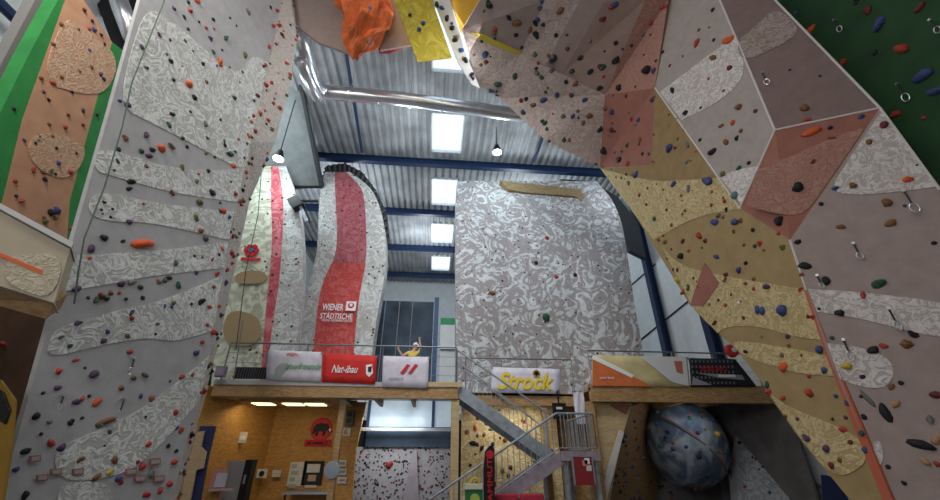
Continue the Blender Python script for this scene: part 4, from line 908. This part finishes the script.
box('printed_block', (a.x + .1, 11.86, a.z - .17), (b.x - .12, 11.869, a.z - .11), M_paper, t); box('printed_block', (a.x + .15, 11.86, a.z - .33), (b.x - .17, 11.869, a.z - .29), mat('grey_print', (.3, .3, .34), .6), t)
box('hanger', ((a.x + b.x) / 2 - .02, 11.88, a.z), ((a.x + b.x) / 2 + .02, 11.92, DZ), M_blk, t)
t = thing('cloth_banner', 'narrow white cloth banner hanging beside the black screen', 'banner', at(580, 422, Y=11.6))
a, b = at(573, 391, Y=11.6), at(587, 424, Y=11.6)
v = []; 
for j in range(9):
    for i in range(7): v.append((a.x + (b.x - a.x) * i / 6, 11.6 + .03 * math.sin(i * 1.7 + j * .5), a.z + (b.z - a.z) * j / 8))
K = len(v); v += [(x, y + .012, z) for x, y, z in v]; f = []
for j in range(8):
    for i in range(6): q = j * 7 + i; f += [(q, q + 1, q + 8, q + 7), (q + 7 + K, q + 8 + K, q + 1 + K, q + K)]
MB().add(v, f).build('cloth', M_cw, t, True); MB().tube([(a.x - .03, 11.6, a.z), (b.x + .03, 11.6, a.z)], .02, 6).build('rod', M_bluegrey, t)
t = thing('plywood_brace', 'tan plywood brace wall beside the stair landing', 'brace', at(600, 500, Y=11.5))
MB().poly([at(x, y, Y=11.5) for x, y in ((596, 403), (632, 403), (622, 438), (606, 520), (590, 520))], .1).build('panel', M_tan, t)
MB().poly([at(x, y, Y=11.38) for x, y in ((620, 430), (624, 432), (607, 500), (596, 520), (592, 520))], .08).build('pale_edge', mat('pale_edge', (.62, .60, .57), .6), t)
MB().poly([at(x, y, Y=11.45) for x, y in ((610, 405), (630, 405), (626, 414))], .05).build('red_print', M_red, t)
# ------------------------------------------------------------------ holds
HC = {'black': (.018, .017, .02), 'grey': (.16, .16, .16), 'purple': (.085, .045, .10), 'blue': (.045, .07, .19), 'green': (.03, .09, .055), 'olive': (.14, .13, .05), 'brown': (.20, .09, .04),
      'red': (.38, .045, .035), 'orange': (.62, .11, .03), 'yellow': (.52, .38, .05), 'tan': (.40, .24, .13), 'white': (.6, .58, .56), 'teal': (.10, .20, .20), 'maroon': (.14, .025, .03)}
KEY = {'k': 'black', 'e': 'grey', 'p': 'purple', 'b': 'blue', 'g': 'green', 'o': 'olive', 'n': 'brown', 'r': 'red', 'O': 'orange', 'y': 'yellow', 't': 'tan', 'w': 'white', 'T': 'teal', 'm': 'maroon'}
HM = {}
def hold_mesh(shape, colour):
    if (shape, colour) in HM: return HM[(shape, colour)]
    r = random.Random(shape * 17 + 3); b = bmesh.new(); bmesh.ops.create_icosphere(b, subdivisions=2, radius=.5)
    ph = [r.uniform(0, 6) for _ in range(6)]; ex = (1, r.uniform(.62, .95)); hh = r.uniform(.55, .85)
    for v_ in b.verts:
        d = v_.co.copy(); k_ = 1 + .2 * math.sin(3 * d.x * 2 + ph[0]) * math.cos(4 * d.y + ph[1]) + .14 * math.sin(7 * d.z + 5 * d.x + ph[2])
        z = max(d.z, -.08); v_.co = Vector((d.x * k_ * ex[0], d.y * k_ * ex[1] + (.2 * z if shape % 2 else 0), z * hh * k_ * 1.1))
    me = bpy.data.meshes.new('climbing_hold'); b.to_mesh(me); b.free()
    for p in me.polygons: p.use_smooth = shape % 3 != 0
    me.materials.append(mat('hold_' + colour, HC[colour], .6, .3, 40, .15, 12)); HM[(shape, colour)] = me
    return me
WN = {'L': 'the grey left tower', 'LS': 'the corner strip of the left tower', 'OG': 'the green and apricot wall', 'YE': 'the ochre face', 'GR': 'the upper taupe face', 'BF': 'the brown top face', 'RD': 'the dusty red face',
      'WG': 'the lower grey face', 'PK': 'the pinkish overhang', 'GN': 'the dark green wall', 'ST': 'the narrow white strip', 'MU': 'the mustard panel', 'YB': 'the yellowish wall behind the stairs', 'BR': 'the brown pier', 'SP': 'the speckled wall in the bay', 'BO': 'the round boulder'}
SPEC = []
def hold(keys, x, y, size, colour, aspect=1.0, label=None, rot=None):
    h_ = hit(keys, x, y)
    if h_ is None: return
    p, n_, dd = h_
    key = [k_ for k_ in keys if any(abs((p - t_[0]).dot(t_[3])) < 1e-3 for t_ in WALLS[k_])]
    SPEC.append(dict(p=p, n=n_, sz=size * dd * FW.dot(ray(x, y)) / F * .92, px=size * max(1, aspect), c=KEY[colour], asp=aspect, label=label, rot=rot, key=(key or keys)[0], xy=(x, y)))
def holds(keys, s):
    for it in s.split(';'):
        it = it.strip()
        if it:
            c_ = it[-1]; a = [float(z) for z in it[:-1].split(',')]; hold(keys, a[0], a[1], a[2] if len(a) > 2 else 4, c_)
holds(['L', 'LS'], '197,1,7O;188,2,5g;184,17,5k;199,22,3k;206,28,4r;214,29,3r;226,38,7g;248,12,6e;230,18,3k;222,50,3k;220,63,9O;188,84,9O;170,61,6k;173,80,5k;194,98,7k;206,82,5o;234,98,6g;172,114,7k;159,35,6p;185,41,5g;188,29,4g;245,55,7o;242,72,4o;190,112,4k;269,47,5r;273,26,6r;277,11,5r;265,65,5r;257,96,6m;253,116,5r;276,44,4r;280,25,4r;266,85,6r;273,86,6b;260,113,5O;'
 '168,125,7g;205,124,7e;220,120,4k;251,122,5O;248,136,6O;255,131,5r;182,138,5g;207,138,5g;224,142,5g;187,147,4k;161,148,9O;171,146,8o;206,153,5o;229,154,9g;244,158,4m;233,166,6O;246,172,5O;182,168,7o;198,174,4r;208,171,5k;196,181,6e;212,193,9k;235,194,6r;172,193,7n;241,205,5r;199,202,8o;223,211,7O;229,217,5b;196,218,8o;152,150,6k;'
 '125,138,7n;146,135,7p;141,151,6g;149,156,7p;117,161,6g;131,182,8k;129,189,6k;146,166,5k;104,202,5k;101,210,4k;112,209,4k;110,217,4k;143,204,4r;129,222,7p;94,152,5r;85,188,6o;104,238,8k;91,249,9p;89,258,5O;123,241,5k;76,289,9p;121,284,8p;132,282,9e;140,287,6g;106,298,8g;96,300,7g;119,293,4r;126,299,4k;131,313,7p;131,318,6r;'
 '200,231,7n;222,249,6O;233,236,7m;194,256,4k;175,263,7g;212,260,5r;237,261,7b;217,274,6r;227,270,6r;169,278,6k;159,282,6n;178,285,8g;201,302,9k;173,303,6o;164,306,5b;209,307,6r;219,306,6O;191,304,4k;224,320,6b;213,332,7r;157,324,5o;'
 '78,323,8p;61,337,6g;69,346,6g;76,360,6r;94,374,10p;130,352,6r;103,341,8p;107,332,6b;133,378,6o;145,375,8e;155,334,4k;127,336,7n;57,388,7p;76,402,8p;97,402,9O;121,388,6n;43,393,4k;89,396,4k;36,416,8k;70,423,6k;82,418,4k;85,368,3k;'
 '51,443,9r;61,448,9p;26,451,9k;41,434,4k;109,432,6p;148,444,7r;142,466,8r;151,474,10e;109,472,8y;114,460,9n;96,477,9n;80,460,8n;146,495,8r;25,495,9k;118,479,7b;145,417,4k;175,412,7r;181,430,7r;190,442,6r;174,462,7r;169,484,7r;176,451,5k;185,464,5b;200,392,5r;168,446,5k;196,353,7b;202,342,5r;192,375,5r;182,377,6r;207,325,5r')
hold(['L'], 143, 244, 13, 'O', 1.7, 'big orange slab hold on the grey left tower, largest of its holds', .5)
hold(['L'], 107, 421, 8, 'n', 2.4, 'long brown ledge hold low on the grey left tower', .4)
holds(['OG'], '65,127,5r;49,124,4n;83,125,4m;35,143,4k;52,136,4n;56,148,4k;76,153,4m;33,170,6r;70,172,6r;15,181,5r;51,171,6g;55,174,4k;16,196,4k;21,201,6r;44,218,4m;55,218,5n;97,115,4k;53,44,5n;61,24,5n;89,29,4r;92,21,4k;84,10,5m;101,35,4k;104,44,4k;78,29,4n;41,78,5n;53,83,6r;61,77,5n;89,50,4b;91,67,5n;79,71,4n;72,92,4k;83,111,4m;68,115,4m;14,109,4k')
holds(['BR'], '3,344,8r')
holds(['GR'], '697,43,8r;729,40,12O;699,30,4n;714,40,4k;714,58,9n;673,91,8k;686,113,7k;739,107,8n;730,68,7m;724,91,4n;701,108,4k;709,79,4r;713,10,5k;733,123,6O;721,126,6n;741,131,5n;712,152,9k;700,140,4k;726,142,7n;723,174,7o;739,168,6g;735,196,9T;749,163,5k;663,52,4k')
holds(['BF'], '804,108,9n;807,120,6r;790,70,3k;820,76,3k')
hold(['RD'], 812, 132, 11, 'O', 1.4, 'large round orange hold on the dusty red face', 0)
holds(['RD', 'WG'], '830,128,5k;832,138,7n;813,162,6m;798,188,12k;759,191,6k;779,221,11k;884,125,9m;890,121,7r;907,180,9O;887,203,10n;891,223,10n;841,227,7n;821,204,5k;853,186,8n;869,142,7n;775,233,6k')
holds(['WG'], '804,266,11k;826,281,9k;879,284,12g;863,295,8r;840,313,9k;913,334,9k;873,350,11k;884,346,7r;832,338,5g;819,309,4k;847,366,10y;862,377,6k;891,387,7n;901,383,5k;895,404,9t;937,395,11m;930,419,9e;936,440,9t;926,462,8t;937,464,6r;888,467,5k;904,483,5k;864,417,6k;862,433,7g;934,243,5k')
hold(['WG'], 885, 412, 11, 'k', 1.6, 'tall black pinch hold beside a tan hold on the lower grey face', 1.6)
hold(['WG'], 922, 445, 12, 'k', 1.6, 'big black wedge hold low on the lower grey face', -.4)
hold(['WG'], 867, 398, 6, 'e', 2.8, 'long grey rail hold on the lower grey face', 1.9)
holds(['GN'], '868,10,10m;879,24,15b;920,8,11m;903,49,14r;875,53,6k;924,75,17b;937,91,13b;896,114,9r;858,0,9k;811,30,10O;844,62,8r;924,118,5r;796,12,6b')
holds(['YE'], '670,148,10b;688,145,8e;687,162,6e;678,139,4n;696,151,4O;674,184,8b;708,181,14b;689,189,8e;636,175,8b;715,222,9b;735,222,9b;672,225,5n;667,210,4k;655,219,6g;683,214,4n;712,205,5n;629,183,6o;640,195,5n;622,178,4o;648,188,4n;699,236,9r;683,241,6m;681,256,8k;717,257,7b;739,270,7b;755,246,5g;744,245,4n;753,230,5k;746,263,5k;678,270,5m;678,280,7y;683,292,7r;689,287,6g;694,278,4m;665,242,6o;715,323,7m;726,305,5r;719,300,4k;740,303,6w;744,318,5m;754,289,5r;758,310,9b;'
 '783,311,13b;763,311,9b;767,287,9p;801,290,6r;820,350,9b;788,336,6p;784,367,12O;810,393,9r;825,370,8b;767,385,7g;809,376,5r;848,403,8p;807,438,10p;827,449,9p;851,442,7m;866,450,9b;832,465,8m;783,398,6r;798,419,5m;746,352,6k;836,396,5b')
holds(['PK'], '489,5,8k;509,18,7k;517,23,9n;535,23,7k;530,30,6n;536,35,8k;516,35,5k;556,35,5k;494,33,6n;485,54,8b;515,76,7g;498,84,8g;491,91,6b;553,59,9k;580,58,7k;590,72,7k;572,71,6g;575,84,7n;552,70,6n;544,100,8b;557,95,6b;523,112,6b;533,105,6n;573,116,6b;589,116,7n;560,11,8n;566,82,5k;526,99,5k;616,60,9k;619,88,8k;603,19,7m;614,5,8b;616,43,5k;650,23,5r;647,70,11k;605,109,6n;612,112,7b;604,151,9k;619,160,9k;628,164,6r;640,140,6n;600,130,6k;612,130,6m;585,100,6b;600,88,6k')
holds(['ST'], '437,5,6k;442,8,6b;447,18,6k;452,28,6k;455,40,6k;461,50,6b;466,60,6k;472,74,6k')
holds(['MU'], '423,23,5b;419,29,5b;410,15,4k;438,12,5b')
holds(['YB'], '473,443,7k;482,448,6k;491,429,6e;475,428,6r;478,418,5r;497,430,5b;533,451,10r;485,420,5g;505,440,5n;467,432,5n')
WN['BU'] = 'the broad grey wall'
holds(['BU'], '546,317,9g;547,238,5r;556,277,5r;492,293,7n;536,263,5k;575,275,5k;540,300,4r')
holds(['BO'], '717,434,7y;712,421,5b;690,418,5g;668,432,5k;700,450,5e;660,446,5g')
holds(['SP'], '389,465,8r')
SPEC.sort(key=lambda d: -d['px'] - (100 if d['label'] else 0))
BIG, REST = SPEC[:298], SPEC[298:]
ORD = ['first', 'second', 'third', 'fourth', 'fifth', 'sixth', 'lowest']
ART = lambda w_: ('an ' if w_[0] in 'aeiou' else 'a ') + w_
LB = [[q[:2] for q in b] for b in LB]
def place(d):
    """which swirled band of the left tower the hold sits on or under, counted from the top"""
    if d['key'] != 'L': return ''
    n_ = len(LB)
    for i, b in enumerate(LB):
        c_ = False; x, y = d['xy']
        for (x0, y0), (x1, y1) in zip(b, b[1:] + b[:1]):
            if (y0 > y) != (y1 > y) and x < x0 + (y - y0) * (x1 - x0) / (y1 - y0): c_ = not c_
        if c_: return ' on %s swirled band' % ORD[i]
    below = [i for i, b in enumerate(LB) if max(q[1] for q in b if abs(q[0] - d['xy'][0]) < 60 or True) * .5 + min(q[1] for q in b) * .5 < d['xy'][1]]
    return ' below %s swirled band' % ORD[max(below)] if below else ' above the swirled bands'
for d in BIG:
    o = bpy.data.objects.new('climbing_hold', hold_mesh(random.randrange(6) if d['rot'] is None else 2, d['c'])); COL.objects.link(o)
    o.rotation_mode = 'QUATERNION'
    o.rotation_quaternion = d['n'].to_track_quat('Z', 'Y') @ __import__('mathutils').Quaternion((0, 0, 1), random.uniform(0, 6.28) if d['rot'] is None else d['rot'])
    sz = d['sz']; o.location = d['p']; o.scale = (sz * max(1, d['asp']), sz, sz)
    near = sorted((e for e in BIG if e is not d and e['key'] == d['key']), key=lambda e: (e['p'] - d['p']).length)
    two = (near[0]['c'], near[1]['c']) if len(near) > 1 else None
    nb = '' if not two else (' between two %s ones' % two[0] if two[0] == two[1] else ' between %s and %s ones' % tuple(sorted(two)))
    sw = 'small' if sz < .12 else 'large' if sz > .2 else 'medium'
    d['lb'] = d['label'] or ('%s %s hold%s%s' % (sw, d['c'], nb, (', left tower' + place(d)) if d['key'] == 'L' else ' on ' + WN[d['key']]))
    tag(o, d['lb'], 'climbing hold', 'climbing holds on ' + WN[d['key']])
# framed route cards low on the left tower
for (x, y) in ((34, 459), (55, 472), (41, 478), (77, 472), (130, 472), (154, 462), (139, 479), (158, 479)):
    nh = sorted((e for e in BIG if e['key'] == 'L'), key=lambda e: (e['p'] - on(L_pl, x, y)).length)
    t = thing('route_card', 'small pink framed route card near %s and %s holds low on the left tower' % tuple(sorted((nh[0]['c'], nh[1]['c']))), 'card', on(L_pl, x, y), 'route cards on the left tower')
    n_ = L_pl[1] if L_pl[1].dot(CAM - L_pl[0]) > 0 else -L_pl[1]
    o_ = [on(L_pl, x + dx, y + dy) + n_ * .025 for dx, dy in ((-5.5, -3), (5.5, -4), (5.5, 2.5), (-5.5, 3.5))]; i_ = [on(L_pl, x + dx, y + dy) + n_ * .03 for dx, dy in ((-4.2, -1.8), (4.2, -2.6), (4.2, 1.4), (-4.2, 2.2))]
    MB().poly(o_, .012).build('frame', mat('route_pink', (.36, .15, .14), .6), t); MB().poly(i_, .012).build('card', mat('route_grey', (.38, .345, .33), .6), t)
# quickdraws
def quickdraw(keys, x, y, ln, label):
    h_ = hit(keys, x, y)
    if not h_: return
    p, n_, dd = h_; p = p + n_ * .03; s = dd / F
    t = thing('quickdraw', label, 'quickdraw', p)
    d = Vector((0, 0, -1)); q = p + n_ * .06 + d * ln * s
    MB().tube([p - n_ * .03, p + n_ * .03], .022, 8).build('bolt_hanger', M_silver, t)
    MB().bar(p + n_ * .02 + d * .02, p.lerp(q, .6), .022, .012).build('sling', mat('sling_dark', (.05, .05, .055), .7), t)
    m0 = p.lerp(q, .6); side = n_.cross(d).normalized(); L_ = (q - m0).length
    MB().tube([m0 + side * math.sin(i * math.pi / 6) * L_ * .3 + d * (L_ / 2 - math.cos(i * math.pi / 6) * L_ / 2) for i in range(13)], .008, 6, False).build('carabiner', M_silver, t)
for keys, x, y, ln, lb in ((['WG'], 853, 244, 18, 'the grey face above the large green hold'), (['WG'], 888, 309, 22, 'the grey face below the red hold'), (['WG'], 843, 340, 20, 'the grey face beside the yellow hold'),
        (['WG'], 817, 276, 14, 'the grey face beside the ochre edge'), (['WG'], 903, 192, 26, 'the grey face beside the dark green wall'), (['GN'], 836, 20, 18, 'the dark green wall near its top'), (['GN'], 899, 84, 24, 'the dark green wall beside two blue holds'),
        (['GN'], 932, 20, 20, 'the dark green wall beside the maroon hold'), (['BF'], 762, 74, 18, 'the brown top face'), (['L'], 61, 395, 14, 'the left tower above the brown ledge'), (['L'], 122, 398, 20, 'the left tower below the brown hold'), (['L'], 132, 358, 16, 'the left tower below the red hold')):
    quickdraw(keys, x, y, ln, 'dark quickdraw with carabiner hanging on ' + lb)
# everything smaller: scattered tiny holds, one object
k = MB()
def tri_pts(key, dens):
    out = []
    for a, b, c, n_ in WALLS[key]:
        ar = (b - a).cross(c - a).length / 2; m_ = ar * dens; m_ = int(m_) + (random.random() < m_ - int(m_))
        for _ in range(m_):
            u, v_ = random.random(), random.random()
            if u + v_ > 1: u, v_ = 1 - u, 1 - v_
            out.append((a + (b - a) * u + (c - a) * v_, n_))
    return out
tiny = {}
for d in REST:
    mb = tiny.setdefault(d['c'], MB()); a = d['n'].orthogonal().normalized(); b = d['n'].cross(a); r_ = d['sz'] * .5
    rg = [[d['p'] + (a * math.cos(i * math.pi / 4) + b * math.sin(i * math.pi / 4)) * r_ * q * random.uniform(.85, 1.1) + d['n'] * r_ * h_ for i in range(8)] for q, h_ in ((1, 0), (.85, .5), (.4, .85))]
    mb.add(rg[0] + rg[1] + rg[2], [(i + k_, (i + 1) % 8 + k_, (i + 1) % 8 + k_ + 8, i + k_ + 8) for k_ in (0, 8) for i in range(8)] + [tuple(range(16, 24))])
pal = ['black', 'black', 'purple', 'red', 'maroon', 'blue', 'olive', 'brown', 'green', 'grey']
for key, dens, s in (('L', 2.2, .05), ('LS', 9, .055), ('OG', 2.2, .06), ('YE', 4, .05), ('GR', .7, .05), ('WG', .9, .05), ('PK', 3, .07), ('BU', 4.5, .036), ('TW', 4.5, .04), ('LB', 4.5, .042), ('SP', 70, .032), ('CV', 5, .06), ('BW', 8, .06), ('BO', 5, .06), ('YB', 5, .07), ('ST', 5, .08), ('RD', .8, .05)):
    for p, n_ in tri_pts(key, dens):
        cn = random.choice(pal if key not in ('LS', 'YE') else (['red', 'red', 'red', 'black', 'blue', 'olive'] if key == 'LS' else ['brown', 'black', 'maroon', 'olive', 'red', 'brown']))
        if key in ('BU', 'TW', 'SP'): cn = random.choice(['black', 'black', 'black', 'grey', 'maroon', 'red', 'green'])
        r_ = s * random.uniform(.6, 1.5); a = n_.orthogonal().normalized(); b = n_.cross(a)
        mb = tiny.setdefault(cn, MB()); ring = []
        for i in range(6):
            t_ = i * math.pi / 3 + random.uniform(-.3, .3); ring.append(p + (a * math.cos(t_) + b * math.sin(t_)) * r_ * random.uniform(.7, 1.1))
        top = p + n_ * r_ * .9; mb.add(ring + [top + (a * random.uniform(-.3, .3) + b * random.uniform(-.3, .3)) * r_], [(i, (i + 1) % 6, 6) for i in range(6)])
V_ = []; F_ = []; MI = []; names = list(tiny)
for i, cn in enumerate(names):
    k0 = len(V_); V_ += tiny[cn].v; F_ += [[q + k0 for q in f_] for f_ in tiny[cn].f]; MI += [i] * len(tiny[cn].f)
me = bpy.data.meshes.new('small_climbing_holds'); me.from_pydata(V_, [], F_); me.update()
for cn in names: me.materials.append(mat('hold_' + cn, HC[cn], .6))
me.polygons.foreach_set('material_index', MI)
tag(link('small_climbing_holds', me), 'tiny climbing holds scattered over all the climbing walls', 'climbing holds', None, 'stuff')
